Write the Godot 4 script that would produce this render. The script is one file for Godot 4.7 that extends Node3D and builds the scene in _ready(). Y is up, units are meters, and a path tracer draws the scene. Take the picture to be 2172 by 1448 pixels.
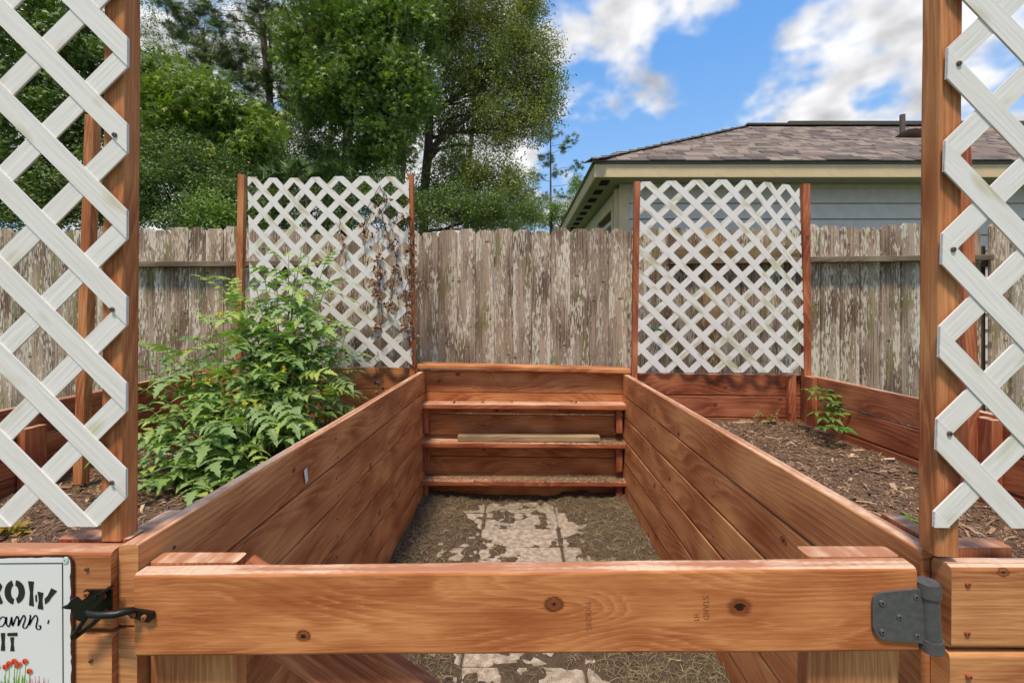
extends Node3D
# A gated path between two raised garden beds, a weathered fence, a neighbour's house and a wood edge.
# Pixel -> position: the lens looks along -z from EYE metres above the path; (CX, CY) is where its axis meets the photograph.
const F = 960.0
const CX = 1098.0
const CY = 655.0
const EYE = 1.30

var rng := RandomNumberGenerator.new()
var taken := {}
var M := {}
var wn := FastNoiseLite.new()

func P(px, py, d) -> Vector3:
	return Vector3((px - CX) / F * d, EYE - (py - CY) / F * d, -d)

# ---------------------------------------------------------------- mesh collecting
class MB:
	var v := PackedVector3Array()
	var n := PackedVector3Array()
	var uv := PackedVector2Array()
	var col := PackedColorArray()
	var ix := PackedInt32Array()
	var tint := Color(1, 1, 1)
	func vert(p, nn, t = Vector2.ZERO) -> int:
		v.append(p); n.append(nn); uv.append(t); col.append(tint)
		return v.size() - 1
	func face(a, b, c):        # counter-clockwise seen from outside
		ix.append(a); ix.append(c); ix.append(b)
	func tri(a, b, c, ta = Vector2.ZERO, tb = Vector2.ZERO, tc = Vector2.ZERO):
		var nn = (b - a).cross(c - a).normalized()
		face(vert(a, nn, ta), vert(b, nn, tb), vert(c, nn, tc))
	func quad(a, b, c, d, us = 1.0, vs = 1.0, off = Vector2.ZERO):
		var nn = (c - a).cross(d - b).normalized()
		var w = (b - a).length() * us
		var h = (d - a).length() * vs
		var i = vert(a, nn, off); var j = vert(b, nn, off + Vector2(w, 0)); var k = vert(c, nn, off + Vector2(w, h)); var l = vert(d, nn, off + Vector2(0, h))
		face(i, j, k); face(i, k, l)
	func box(c, s, b = Basis()):
		var x = b.x * s.x * 0.5; var y = b.y * s.y * 0.5; var z = b.z * s.z * 0.5
		quad(c - x - y + z, c + x - y + z, c + x + y + z, c - x + y + z)
		quad(c + x - y - z, c - x - y - z, c - x + y - z, c + x + y - z)
		quad(c + x - y + z, c + x - y - z, c + x + y - z, c + x + y + z)
		quad(c - x - y - z, c - x - y + z, c - x + y + z, c - x + y - z)
		quad(c - x + y + z, c + x + y + z, c + x + y - z, c - x + y - z)
		quad(c - x - y - z, c + x - y - z, c + x - y + z, c - x - y + z)
	func tube(pts, rads, sides = 6, closed = true, us = 1.0):
		var prev = -1
		var ref = Vector3(0.31, 0.2, 0.93)
		var along = 0.0
		for k in pts.size():
			var t = (pts[min(k + 1, pts.size() - 1)] - pts[max(k - 1, 0)])
			t = t.normalized() if t.length() > 1e-7 else Vector3.UP
			if abs(t.dot(ref)) > 0.97: ref = Vector3(1, 0, 0)
			var a = t.cross(ref).normalized()
			var b = t.cross(a)
			if k > 0: along += (pts[k] - pts[k - 1]).length()
			var r = rads[k] if rads is Array or rads is PackedFloat32Array else rads
			var first = v.size()
			for s in sides + 1:
				var q = TAU * s / sides
				var d = a * cos(q) + b * sin(q)
				vert(pts[k] + d * r, d, Vector2(along * us, float(s) / sides * TAU * r * us))
			if prev >= 0:
				for s in sides:
					oriented(prev + s, prev + s + 1, first + s + 1, n[prev + s]); oriented(prev + s, first + s + 1, first + s, n[prev + s])
			prev = first
		if closed:
			var span = pts.size() * (sides + 1)
			var start = v.size() - span
			first_cap(start, (pts[0] - pts[1]).normalized(), sides)
			first_cap(start + span - sides - 1, (pts[-1] - pts[-2]).normalized(), sides)
	func first_cap(start, nn, sides):
		var i0 = v.size()
		for s in sides + 1: vert(v[start + s], nn, Vector2.ZERO)
		for s in range(1, sides - 1): oriented(i0, i0 + s, i0 + s + 1, nn)
	func prism(poly, o, ex, ey, depth, nn):   # polygon in (ex, ey) seen from nn, its front at o, its back depth behind
		var idx = Geometry2D.triangulate_polygon(poly)
		var f0 = v.size()
		for q in poly: vert(o + ex * q.x + ey * q.y, nn, Vector2(q.x, q.y))
		for k in range(0, idx.size(), 3): oriented(f0 + idx[k], f0 + idx[k + 1], f0 + idx[k + 2], nn)
		var b0 = v.size()
		for q in poly: vert(o + ex * q.x + ey * q.y - nn * depth, -nn, Vector2(q.x, q.y))
		for k in range(0, idx.size(), 3): oriented(b0 + idx[k], b0 + idx[k + 1], b0 + idx[k + 2], -nn)
		var cw = Geometry2D.is_polygon_clockwise(poly)
		for k in poly.size():
			var p = poly[k]; var q = poly[(k + 1) % poly.size()]
			var a = o + ex * p.x + ey * p.y; var b = o + ex * q.x + ey * q.y
			var out = (ex * (q.y - p.y) - ey * (q.x - p.x)) * (-1.0 if cw else 1.0)
			out = out.normalized()
			var i = vert(a, out, Vector2(p.x, p.y)); var j = vert(b, out, Vector2(q.x, q.y)); var l = vert(b - nn * depth, out, Vector2(q.x, q.y) + Vector2(depth, 0)); var m = vert(a - nn * depth, out, Vector2(p.x, p.y) + Vector2(depth, 0))
			oriented(i, j, l, out); oriented(i, l, m, out)
	func oriented(a, b, c, nn):
		if (v[b] - v[a]).cross(v[c] - v[a]).dot(nn) >= 0: face(a, b, c)
		else: face(a, c, b)
	func disc(c, nn, r, sides = 12):
		var a = nn.cross(Vector3(0.3, 0.9, 0.2)).normalized(); var b = nn.cross(a)
		var i = vert(c, nn)
		for s in sides: vert(c + (a * cos(TAU * s / sides) + b * sin(TAU * s / sides)) * r, nn)
		for s in sides: oriented(i, i + 1 + s, i + 1 + (s + 1) % sides, nn)
	func mesh() -> ArrayMesh:
		var arr = []
		arr.resize(Mesh.ARRAY_MAX)
		arr[Mesh.ARRAY_VERTEX] = v; arr[Mesh.ARRAY_NORMAL] = n; arr[Mesh.ARRAY_TEX_UV] = uv; arr[Mesh.ARRAY_COLOR] = col; arr[Mesh.ARRAY_INDEX] = ix
		var m = ArrayMesh.new()
		m.add_surface_from_arrays(Mesh.PRIMITIVE_TRIANGLES, arr)
		return m
	func mesh_with_top(wd, top_at, mat, top_mat) -> ArrayMesh:   # faces turned to wd and lying beyond top_at become a second surface
		var a := PackedInt32Array(); var b := PackedInt32Array()
		for k in range(0, ix.size(), 3):
			var up := true
			for j in 3:
				if n[ix[k + j]].dot(wd) < 0.6 or v[ix[k + j]].dot(wd) < top_at: up = false
			var to = b if up else a
			for j in 3: to.append(ix[k + j])
			if up: b = to
			else: a = to
		var m = ArrayMesh.new()
		for q in [[a, mat], [b, top_mat]]:
			if q[0].is_empty(): continue
			var arr = []
			arr.resize(Mesh.ARRAY_MAX)
			arr[Mesh.ARRAY_VERTEX] = v; arr[Mesh.ARRAY_NORMAL] = n; arr[Mesh.ARRAY_TEX_UV] = uv; arr[Mesh.ARRAY_COLOR] = col; arr[Mesh.ARRAY_INDEX] = q[0]
			m.add_surface_from_arrays(Mesh.PRIMITIVE_TRIANGLES, arr)
			m.surface_set_material(m.get_surface_count() - 1, q[1])
		return m

# ---------------------------------------------------------------- things and parts
func numbered(called: String) -> String:
	if not taken.has(called):
		taken[called] = 0
		return called
	taken[called] += 1
	return "%s_%03d" % [called, taken[called]]

func tag(o, label, category, group = "", kind = ""):
	o.set_meta("label", label)
	o.set_meta("category", category)
	if group: o.set_meta("group", group)
	if kind: o.set_meta("kind", kind)
	return o

func thing(called, label, category, at = Vector3.ZERO, group = "") -> Node3D:
	var o := Node3D.new()
	o.name = numbered(called)
	add_child(o)
	o.position = at
	tag(o, label, category, group)
	return o

func base_of(o) -> Vector3:
	return Vector3.ZERO if o == self else o.position + base_of(o.get_parent())

func part(called, mesh, mat, parent = self) -> MeshInstance3D:   # a mesh in world coordinates
	var o := MeshInstance3D.new()
	o.mesh = mesh if mesh is Mesh else mesh.mesh()
	o.material_override = mat
	o.name = numbered(called) if parent == self else called
	parent.add_child(o, true)
	o.position = -base_of(parent)
	return o

func placed(called, mesh, mat, t: Transform3D, parent) -> MeshInstance3D:
	var o := MeshInstance3D.new()
	o.mesh = mesh; o.material_override = mat; o.name = called
	parent.add_child(o, true)
	o.transform = Transform3D(t.basis, t.origin - base_of(parent))
	return o

func structure(o):
	o.set_meta("kind", "structure")
	return o

func scatter(called, mesh, mat, xf: Array, cols: Array, parent = self):
	var mm := MultiMesh.new()
	mm.transform_format = MultiMesh.TRANSFORM_3D
	mm.use_colors = true
	mm.mesh = mesh
	mm.instance_count = xf.size()
	var back = base_of(parent)
	for k in xf.size():
		mm.set_instance_transform(k, Transform3D(xf[k].basis, xf[k].origin - back))
		mm.set_instance_color(k, cols[k])
	var o := MultiMeshInstance3D.new()
	o.multimesh = mm
	o.material_override = mat
	o.name = numbered(called) if parent == self else called
	parent.add_child(o, true)
	o.set_meta("kind", "stuff")
	return o

# ---------------------------------------------------------------- shapes
func board_mesh(a: Vector3, b: Vector3, wdir: Vector3, w: float, t: float, tint = Color(1, 1, 1), r = 0.004, seg = 1, wob = 0.0, uvo = null) -> MB:
	var mb := MB.new()
	mb.tint = tint
	var ax := (b - a).normalized()
	var L := (b - a).length()
	var wd := (wdir - ax * wdir.dot(ax)).normalized()
	var td := ax.cross(wd)
	var off: Vector2 = uvo if uvo != null else Vector2(rng.randf(), rng.randf())
	var prof := []
	for c in 4:
		var sx: float = [1, -1, -1, 1][c]; var sy: float = [1, 1, -1, -1][c]
		for k in 3:
			var q: float = (c + k * 0.5) * PI / 2
			prof.append([Vector2(sx * (w / 2 - r), sy * (t / 2 - r)) + Vector2(cos(q), sin(q)) * r, Vector2(cos(q), sin(q))])
	var vv := [0.0]
	for k in 12: vv.append(vv[k] + (prof[(k + 1) % 12][0] - prof[k][0]).length())
	var ph := rng.randf() * 100.0
	for s in seg + 1:
		var q: float = L * s / seg
		for k in 13:
			var p: Vector2 = prof[k % 12][0]
			if wob > 0.0:
				p += Vector2(wn.get_noise_2d(q * 60.0 + ph, k % 12 / 3 * 37.0), wn.get_noise_2d(q * 60.0 + ph + 900, k % 12 / 3 * 37.0)) * wob
			var nn: Vector2 = prof[k % 12][1]
			mb.vert(a + ax * q + wd * p.x + td * p.y, (wd * nn.x + td * nn.y).normalized(), Vector2(off.x + q / 2.0, off.y + vv[k] / 0.5))
		if s > 0:
			for k in 12:
				var i = (s - 1) * 13 + k; var j = s * 13 + k
				mb.oriented(i, i + 1, j + 1, wd * prof[k][1].x + td * prof[k][1].y)
				mb.oriented(i, j + 1, j, wd * prof[k][1].x + td * prof[k][1].y)
	for e in 2:
		var i0 = mb.v.size()
		var nn = -ax if e == 0 else ax
		for k in 12: mb.vert(mb.v[(seg * 13 if e else 0) + k], nn, off + Vector2(prof[k][0].y * 0.5, prof[k][0].x * 2.0))
		for k in range(1, 11): mb.oriented(i0, i0 + k, i0 + k + 1, nn)
	return mb

func board(parent, called, a, b, wdir, w, t, mat, tint = Color(1, 1, 1), r = 0.004, seg = 1, wob = 0.0, uvo = null):
	return part(called, board_mesh(a, b, wdir, w, t, tint, r, seg, wob, uvo), mat, parent)

func shade(v: float, warm = 0.0) -> Color:    # an even tint of one piece of timber
	return Color(v * (1.0 + warm), v, v * (1.0 - warm))

func piece(lo = 0.85, hi = 1.12, warm = 0.05) -> Color:
	return shade(rng.randf_range(lo, hi), rng.randf_range(-warm, warm))

func screw(parent, at: Vector3, nn: Vector3, r: float, mat):
	var mb := MB.new()
	mb.tube([at - nn * 0.004, at + nn * r * 0.35, at + nn * r * 0.5], [r, r, r * 0.75], 10)
	mb.tint = Color(0.08, 0.08, 0.08)
	mb.disc(at + nn * (r * 0.5 + 0.0004), nn, r * 0.38, 6)
	return part("screw", mb, mat, parent)

# ---------------------------------------------------------------- textures
func field(seed_, w, h, freq, W, H, oct = 3) -> PackedFloat32Array:
	var n := FastNoiseLite.new()
	n.seed = seed_; n.noise_type = FastNoiseLite.TYPE_SIMPLEX_SMOOTH; n.frequency = freq; n.fractal_octaves = oct
	var im := n.get_seamless_image(w, h, false, false, 0.15, true)
	im.convert(Image.FORMAT_RF)
	if w != W or h != H:      # enlarge with a wrapped rim, so that the sheet still repeats without a seam
		var rim := Image.create_empty(w + 4, h + 4, false, Image.FORMAT_RF)
		for j in h + 4:
			for i in w + 4:
				if i >= 2 and j >= 2 and i < w + 2 and j < h + 2: continue
				rim.set_pixel(i, j, im.get_pixel((i - 2 + w) % w, (j - 2 + h) % h))
		rim.blit_rect(im, Rect2i(0, 0, w, h), Vector2i(2, 2))
		var bx := int(round(2.0 * W / w)); var by := int(round(2.0 * H / h))
		rim.resize(W + 2 * bx, H + 2 * by, Image.INTERPOLATE_CUBIC)
		im = rim.get_region(Rect2i(bx, by, W, H))
	return im.get_data().to_float32_array()

func texture_of(bytes: PackedByteArray, W, H, fmt) -> ImageTexture:
	return ImageTexture.create_from_image(Image.create_from_data(W, H, false, fmt, bytes))

func wood_textures(seed_, light: Color, dark: Color, knotc: Color, ring_freq: float, knots: Array, contrast: float = 1.0, W: int = 1024, H: int = 512, mw: float = 2.0, mh: float = 0.5):
	var warp := field(seed_, 24, 24, 0.05, W, H, 2)
	var streak := field(seed_ + 1, 24, H, 0.16, W, H, 3)
	var fine := field(seed_ + 2, 90, H, 0.42, W, H, 2)
	var blot := field(seed_ + 3, 32, 16, 0.16, W, H, 3)
	var blot2 := field(seed_ + 4, 40, 40, 0.12, W, H, 2)
	var pale := light.lerp(Color(0.9, 0.74, 0.55), 0.35)
	var disp := PackedFloat32Array(); disp.resize(W * H)
	var kn := PackedFloat32Array(); kn.resize(W * H)
	for k in knots:           # [u metres, v metres, radius metres]
		var cx: float = k[0] / mw * W; var cy: float = k[1] / mh * H; var r: float = k[2]
		var rx := int(r * 7.0 / mw * W); var ry := int(r * 4.0 / mh * H)
		for y in range(-ry, ry + 1):
			for x in range(-rx, rx + 1):
				var du: float = x * mw / W; var dv: float = y * mh / H
				var d2 := (du * du * 0.22 + dv * dv) / (r * r)
				var at: int = ((int(cy) + y + H * 4) % H) * W + (int(cx) + x + W * 4) % W
				disp[at] += -signf(dv) * r * 1.1 * exp(-d2 * 0.6) * (1.0 - exp(-absf(dv) / r * 2.0))
				var dd := sqrt(du * du * 0.6 + dv * dv) / r
				if dd < 1.25: kn[at] = maxf(kn[at], 1.25 - dd)
	var out := PackedByteArray(); out.resize(W * H * 3)
	var hgt := PackedByteArray(); hgt.resize(W * H)
	for y in H:
		var vm: float = y * mh / H
		for x in W:
			var i := y * W + x
			var rr := (vm + (warp[i] - 0.5) * 0.2 + disp[i]) * ring_freq + (streak[i] - 0.5) * 0.5
			var g := rr - floorf(rr)
			g = g * g * (1.0 if g < 0.8 else (1.0 - g) / 0.2)
			var t := clampf((g * 0.42 * (0.3 + 1.3 * blot2[i]) + (streak[i] - 0.5) * 0.42 + (fine[i] - 0.5) * 0.42 + (blot[i] - 0.5) * 0.95) * contrast + 0.36, 0.0, 1.0)
			var c := light.lerp(dark, t)
			if g < 0.03 and blot2[i] > 0.42: c = c.lerp(pale, 0.28)
			var k := kn[i]
			if k > 0.0:
				k += (fine[i] - 0.5) * 0.35 + (streak[i] - 0.5) * 0.25
				var ring := 0.5 + 0.5 * sin(k * 17.0 + blot[i] * 9.0)
				c = c.lerp(knotc.lerp(dark.darkened(0.35), ring), clampf(k * 2.2, 0.0, 0.8))
				if k > 0.75 + 0.3 * blot2[i]: c = c.lerp(Color(0.07, 0.035, 0.02), 0.75)
				elif k > 0.25 and k < 0.36 and blot2[i] > 0.5: c = c.lerp(Color(0.1, 0.05, 0.03), 0.5)
			out[i * 3] = int(c.r * 255); out[i * 3 + 1] = int(c.g * 255); out[i * 3 + 2] = int(c.b * 255)
			hgt[i] = int(clampf(0.75 - t * 0.55 + (fine[i] - 0.5) * 0.4, 0.0, 1.0) * 255)
	return [texture_of(out, W, H, Image.FORMAT_RGB8), texture_of(hgt, W, H, Image.FORMAT_L8)]

func worn_texture(seed_):      # stain rubbed off along the grain, bare pale wood and fine cross checks between
	var W := 1024; var H := 128
	var streak := field(seed_, 20, H, 0.10, W, H, 3)
	var fine := field(seed_ + 1, 200, H, 0.3, W, H, 2)
	var blot := field(seed_ + 2, 60, 8, 0.12, W, H, 3)
	var cross_ := field(seed_ + 3, 512, 6, 0.22, W, H, 2)
	var out := PackedByteArray(); out.resize(W * H * 3)
	var hgt := PackedByteArray(); hgt.resize(W * H)
	for i in W * H:
		var t := clampf((streak[i] - 0.5) * 2.6 + (blot[i] - 0.5) * 1.1 + (fine[i] - 0.5) * 0.9 + 0.45, 0.0, 1.0)
		if cross_[i] > 0.72: t *= 0.8
		var c := Color(0.68, 0.46, 0.34).lerp(Color(0.84, 0.71, 0.61), t)
		out[i * 3] = int(c.r * 255); out[i * 3 + 1] = int(c.g * 255); out[i * 3 + 2] = int(c.b * 255)
		hgt[i] = int(clampf(0.4 + (streak[i] - 0.5) * 0.8, 0, 1) * 255)
	return [texture_of(out, W, H, Image.FORMAT_RGB8), texture_of(hgt, W, H, Image.FORMAT_L8)]

func fence_textures(seed_):
	var W := 1024; var H := 512
	var streak := field(seed_, 24, H, 0.16, W, H, 3)
	var fine := field(seed_ + 1, 160, H, 0.33, W, H, 2)
	var blot := field(seed_ + 2, 20, 24, 0.14, W, H, 3)
	var flake := field(seed_ + 3, 150, 420, 0.16, W, H, 3)
	var where := field(seed_ + 4, 16, 56, 0.16, W, H, 3)
	var green := field(seed_ + 5, 16, 24, 0.2, W, H, 2)
	var a := Color(0.69, 0.615, 0.54); var b := Color(0.37, 0.30, 0.245); var paint := Color(0.89, 0.87, 0.81); var moss := Color(0.42, 0.42, 0.22)
	var out := PackedByteArray(); out.resize(W * H * 3)
	var hgt := PackedByteArray(); hgt.resize(W * H)
	var knots := []
	for k in 26: knots.append([rng.randi_range(0, W), rng.randi_range(0, H), rng.randf_range(3.0, 8.0)])
	var tone := []
	for k in 8: tone.append(rng.randf_range(-0.16, 0.16))
	for y in H:
		var lane := y * 7.0 / H
		var e := absf(2.0 * (lane - floorf(lane)) - 1.0)
		e = e * e * e * 0.20 - 0.06
		var tn: float = tone[int(lane) % 7]
		for x in W:
			var i := y * W + x
			var t := clampf(0.42 + tn + (streak[i] - 0.5) * 1.3 + (fine[i] - 0.5) * 0.7 + (blot[i] - 0.5) * 1.4, 0.0, 1.0)
			var c := a.lerp(b, t)
			if green[i] > 0.66: c = c.lerp(moss, clampf((green[i] - 0.66) * 3.0, 0.0, 0.45))
			var f := (flake[i] - 0.5) * 1.25 + 0.49 + (where[i] - 0.5) * 1.1 + (streak[i] - 0.5) * 0.5 + e
			var h := 0.45 - t * 0.3 + (fine[i] - 0.5) * 0.4
			if f > 0.64:
				c = c.lerp(paint, clampf((f - 0.63) * 7.0, 0.0, 0.82) * (0.8 + 0.4 * (fine[i] - 0.3)))
				h += 0.3
			elif f > 0.61: c = c.lerp(b, 0.3)
			out[i * 3] = int(clampf(c.r, 0, 1) * 255); out[i * 3 + 1] = int(clampf(c.g, 0, 1) * 255); out[i * 3 + 2] = int(clampf(c.b, 0, 1) * 255)
			hgt[i] = int(clampf(h, 0.0, 1.0) * 255)
	for k in knots:
		var r: float = k[2]
		for y in range(-int(r) - 1, int(r) + 2):
			for x in range(-int(r) - 1, int(r) + 2):
				var d := sqrt(x * x * 1.0 + y * y * 0.3) / (r * 0.6)
				if d < 1.0:
					var i: int = ((k[1] + y + H) % H) * W + (k[0] + x + W) % W
					var s := 0.35 + 0.4 * absf(sin(d * 7.0))
					for ch in 3: out[i * 3 + ch] = int(out[i * 3 + ch] * s)
					hgt[i] = int(hgt[i] * 0.5)
	return [texture_of(out, W, H, Image.FORMAT_RGB8), texture_of(hgt, W, H, Image.FORMAT_L8)]

func mottled(seed_, c0: Color, c1: Color, c2: Color, S = 512, f1 = 0.012, f2 = 0.12, spots = 0.0):
	var big := field(seed_, S, S, f1, S, S, 3)
	var small := field(seed_ + 1, S, S, f2, S, S, 3)
	var out := PackedByteArray(); out.resize(S * S * 3)
	var hgt := PackedByteArray(); hgt.resize(S * S)
	for i in S * S:
		var c := c0.lerp(c1, clampf(big[i] * 1.8 - 0.4, 0, 1)).lerp(c2, clampf(small[i] * 2.0 - 0.75, 0, 1) * 0.7)
		if spots > 0.0 and small[i] < spots: c = c.darkened(0.5)
		out[i * 3] = int(c.r * 255); out[i * 3 + 1] = int(c.g * 255); out[i * 3 + 2] = int(c.b * 255)
		hgt[i] = int(small[i] * 255)
	return [texture_of(out, S, S, Image.FORMAT_RGB8), texture_of(hgt, S, S, Image.FORMAT_L8)]

func material(called, color, rough, tex = null, relief = 0.0, tri = 0.0, spec = 0.5) -> StandardMaterial3D:
	var m := StandardMaterial3D.new()
	m.resource_name = called
	m.albedo_color = color
	m.roughness = rough
	m.metallic_specular = spec
	m.vertex_color_use_as_albedo = true
	if tex:
		m.albedo_texture = tex[0]
		if relief > 0.0:
			m.heightmap_enabled = true
			m.heightmap_texture = tex[1]
			m.heightmap_scale = relief
	if tri > 0.0:
		m.uv1_triplanar = true
		m.uv1_world_triplanar = true
		m.uv1_scale = Vector3.ONE * tri
	return m

func leaf_material(called, color: Color, back: Color, rough = 0.5) -> StandardMaterial3D:
	var m := material(called, color, rough)
	m.backlight_enabled = true
	m.backlight = back
	m.cull_mode = BaseMaterial3D.CULL_DISABLED
	return m

func knots_at_random(n, r0 = 0.007, r1 = 0.015):
	var a := []
	for k in n: a.append([rng.randf() * 2.0, rng.randf() * 0.5, rng.randf_range(r0, r1)])
	return a

func make_materials():
	var t = wood_textures(11, Color(0.85, 0.60, 0.405), Color(0.58, 0.315, 0.19), Color(0.70, 0.44, 0.27), 40.0, knots_at_random(10))
	M.cedar = material("stained_cedar", Color(0.98, 0.98, 0.95), 0.72, t, 0.07, 0.0, 0.35)
	t = wood_textures(31, Color(0.76, 0.48, 0.33), Color(0.48, 0.235, 0.155), Color(0.64, 0.38, 0.24), 34.0, knots_at_random(9))
	M.redwood = material("stained_redwood", Color(1, 1, 1), 0.72, t, 0.07, 0.0, 0.35)
	# the gate rail: its own board with the two open knots and the small one
	t = wood_textures(77, Color(0.83, 0.575, 0.375), Color(0.60, 0.325, 0.18), Color(0.52, 0.28, 0.16), 46.0, [[0.715, 0.055, 0.012], [1.02, 0.062, 0.014], [0.29, 0.105, 0.009]], 0.85, 1024, 256, 1.4, 0.25)
	M.gate = material("gate_rail_cedar", Color(1.0, 0.985, 0.95), 0.66, t, 0.05, 0.0, 0.35)
	t = worn_texture(91)
	M.worn = material("worn_stain", Color(1, 1, 1), 0.6, t, 0.06)
	t = fence_textures(201)
	M.fence = material("weathered_picket", Color(1, 1, 1), 0.9, t, 0.16)
	t = wood_textures(301, Color(0.56, 0.50, 0.42), Color(0.30, 0.25, 0.2), Color(0.3, 0.24, 0.18), 46.0, knots_at_random(5))
	M.grey_wood = material("grey_weathered_rail", Color(1, 1, 1), 0.9, t, 0.12)
	t = wood_textures(341, Color(0.74, 0.64, 0.50), Color(0.44, 0.36, 0.27), Color(0.3, 0.24, 0.18), 46.0, knots_at_random(4), 1.1)
	M.scrap = material("bare_scrap_wood", Color(1, 1, 1), 0.85, t, 0.08)
	# white vinyl lattice with embossed grain and a little algae
	var W := 512; var H := 256
	var fine := field(401, 40, H, 0.12, W, H, 3); var dirt := field(402, 60, 60, 0.05, W, H, 3)
	for kind in 2:
		var out := PackedByteArray(); out.resize(W * H * 3)
		var hg := PackedByteArray(); hg.resize(W * H)
		for i in W * H:
			var c := Color(0.89, 0.88, 0.865).lerp(Color(0.835, 0.82, 0.80), clampf((fine[i] - 0.45) * 1.2, 0, 1))
			var d := clampf((dirt[i] - (0.63 if kind else 0.74)) * 2.2, 0, 0.6) * (0.5 + fine[i])
			c = c.lerp(Color(0.66, 0.63, 0.44), clampf(d, 0, 0.6))
			out[i * 3] = int(c.r * 255); out[i * 3 + 1] = int(c.g * 255); out[i * 3 + 2] = int(c.b * 255)
			hg[i] = int(fine[i] * 255)
		M["vinyl%d" % kind] = material("white_vinyl", Color(1, 1, 1), 0.5, [texture_of(out, W, H, Image.FORMAT_RGB8), texture_of(hg, W, H, Image.FORMAT_L8)], 0.05)
	M.soil = material("dark_soil", Color(1, 1, 1), 0.95, mottled(501, Color(0.38, 0.29, 0.225), Color(0.47, 0.365, 0.28), Color(0.60, 0.48, 0.37), 512, 0.02, 0.2, 0.36), 0.5, 2.2)
	M.dirt = material("path_dirt", Color(1, 1, 1), 0.95, mottled(521, Color(0.28, 0.22, 0.175), Color(0.39, 0.32, 0.255), Color(0.48, 0.405, 0.315), 512, 0.012, 0.22, 0.34), 0.4, 2.6)
	M.paver = material("concrete_paver", Color(1, 1, 1), 0.9, mottled(541, Color(0.80, 0.755, 0.70), Color(0.60, 0.54, 0.475), Color(0.58, 0.52, 0.455), 512, 0.022, 0.16, 0.28), 0.15, 2.0)
	M.lawn = material("lawn", Color(1, 1, 1), 0.95, mottled(561, Color(0.24, 0.32, 0.12), Color(0.33, 0.40, 0.17), Color(0.40, 0.45, 0.22), 256, 0.03, 0.2), 0.6, 1.0)
	M.chip = material("mulch_chip", Color(1, 1, 1), 0.85)
	M.straw = leaf_material("dry_grass", Color(1, 1, 1), Color(0.2, 0.2, 0.15), 0.7)
	M.shingle = material("asphalt_shingle", Color(1, 1, 1), 0.95, mottled(581, Color(0.92, 0.9, 0.88), Color(1, 1, 1), Color(0.72, 0.7, 0.68), 256, 0.02, 0.4), 0.1, 2.0)
	var ptex = mottled(601, Color(0.95, 0.95, 0.95), Color(1, 1, 1), Color(0.88, 0.88, 0.88), 256, 0.015, 0.16)
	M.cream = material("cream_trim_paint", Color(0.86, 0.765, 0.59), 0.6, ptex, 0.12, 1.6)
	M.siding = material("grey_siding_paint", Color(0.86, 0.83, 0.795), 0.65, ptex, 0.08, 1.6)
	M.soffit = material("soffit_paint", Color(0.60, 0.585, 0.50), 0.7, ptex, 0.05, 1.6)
	M.brown_metal = material("brown_drip_edge", Color(0.36, 0.31, 0.27), 0.5)
	M.glass = material("window_glass", Color(0.10, 0.12, 0.12), 0.08)
	M.vent_dark = material("vent_screen", Color(0.16, 0.15, 0.13), 0.8)
	M.black_iron = material("black_latch_steel", Color(0.045, 0.045, 0.048), 0.42, mottled(621, Color(1, 1, 1), Color(0.7, 0.7, 0.7), Color(1.0, 0.8, 0.65), 256, 0.02, 0.2), 0.03, 14.0)
	M.hinge = material("grey_hinge_steel", Color(0.36, 0.365, 0.375), 0.5, mottled(641, Color(1, 1, 1), Color(0.86, 0.86, 0.86), Color(0.8, 0.74, 0.68), 256, 0.02, 0.2), 0.02, 12.0)
	M.zinc = material("zinc_screw", Color(0.62, 0.62, 0.64), 0.3); M.zinc.metallic = 0.8
	M.rust = material("rusty_screw", Color(0.62, 0.36, 0.22), 0.7)
	M.brown_screw = material("brown_screw", Color(0.40, 0.33, 0.30), 0.55)
	M.sign_white = material("sign_enamel", Color(0.90, 0.905, 0.90), 0.3)
	M.sign_red = material("sign_rust_edge", Color(0.30, 0.10, 0.09), 0.5)
	M.ink = material("sign_ink", Color(0.17, 0.155, 0.14), 0.4)
	M.print = material("sign_print", Color(1, 1, 1), 0.4)
	M.stamp = material("faded_stamp_ink", Color(0.57, 0.35, 0.21), 0.7)
	M.tag_white = material("white_paper_tag", Color(0.88, 0.88, 0.88), 0.7)
	M.tie_green = material("green_plastic_tie", Color(0.10, 0.38, 0.30), 0.5)
	M.bark = material("bark", Color(1, 1, 1), 0.95, mottled(661, Color(0.34, 0.28, 0.24), Color(0.45, 0.385, 0.34), Color(0.2, 0.165, 0.14), 256, 0.03, 0.15), 1.2, 1.6)
	M.star_leaf = leaf_material("sweetgum_leaf", Color(1, 1, 1), Color(0.7, 0.8, 0.3))
	M.oval_leaf = leaf_material("broad_leaf", Color(1, 1, 1), Color(0.65, 0.7, 0.28))
	M.needle = leaf_material("pine_needle", Color(1, 1, 1), Color(0.35, 0.4, 0.2), 0.5)
	M.tomato_leaf = leaf_material("tomato_leaf", Color(1, 1, 1), Color(0.65, 0.8, 0.3), 0.5)
	M.stem = material("green_stem", Color(0.45, 0.56, 0.24), 0.6)
	M.dead = leaf_material("dead_leaf", Color(1, 1, 1), Color(0.3, 0.22, 0.12), 0.8)
	M.dead_stem = material("dead_stem", Color(0.24, 0.16, 0.11), 0.85)
	M.petal = leaf_material("yellow_petal", Color(0.92, 0.80, 0.10), Color(0.6, 0.5, 0.1), 0.6)

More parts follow.
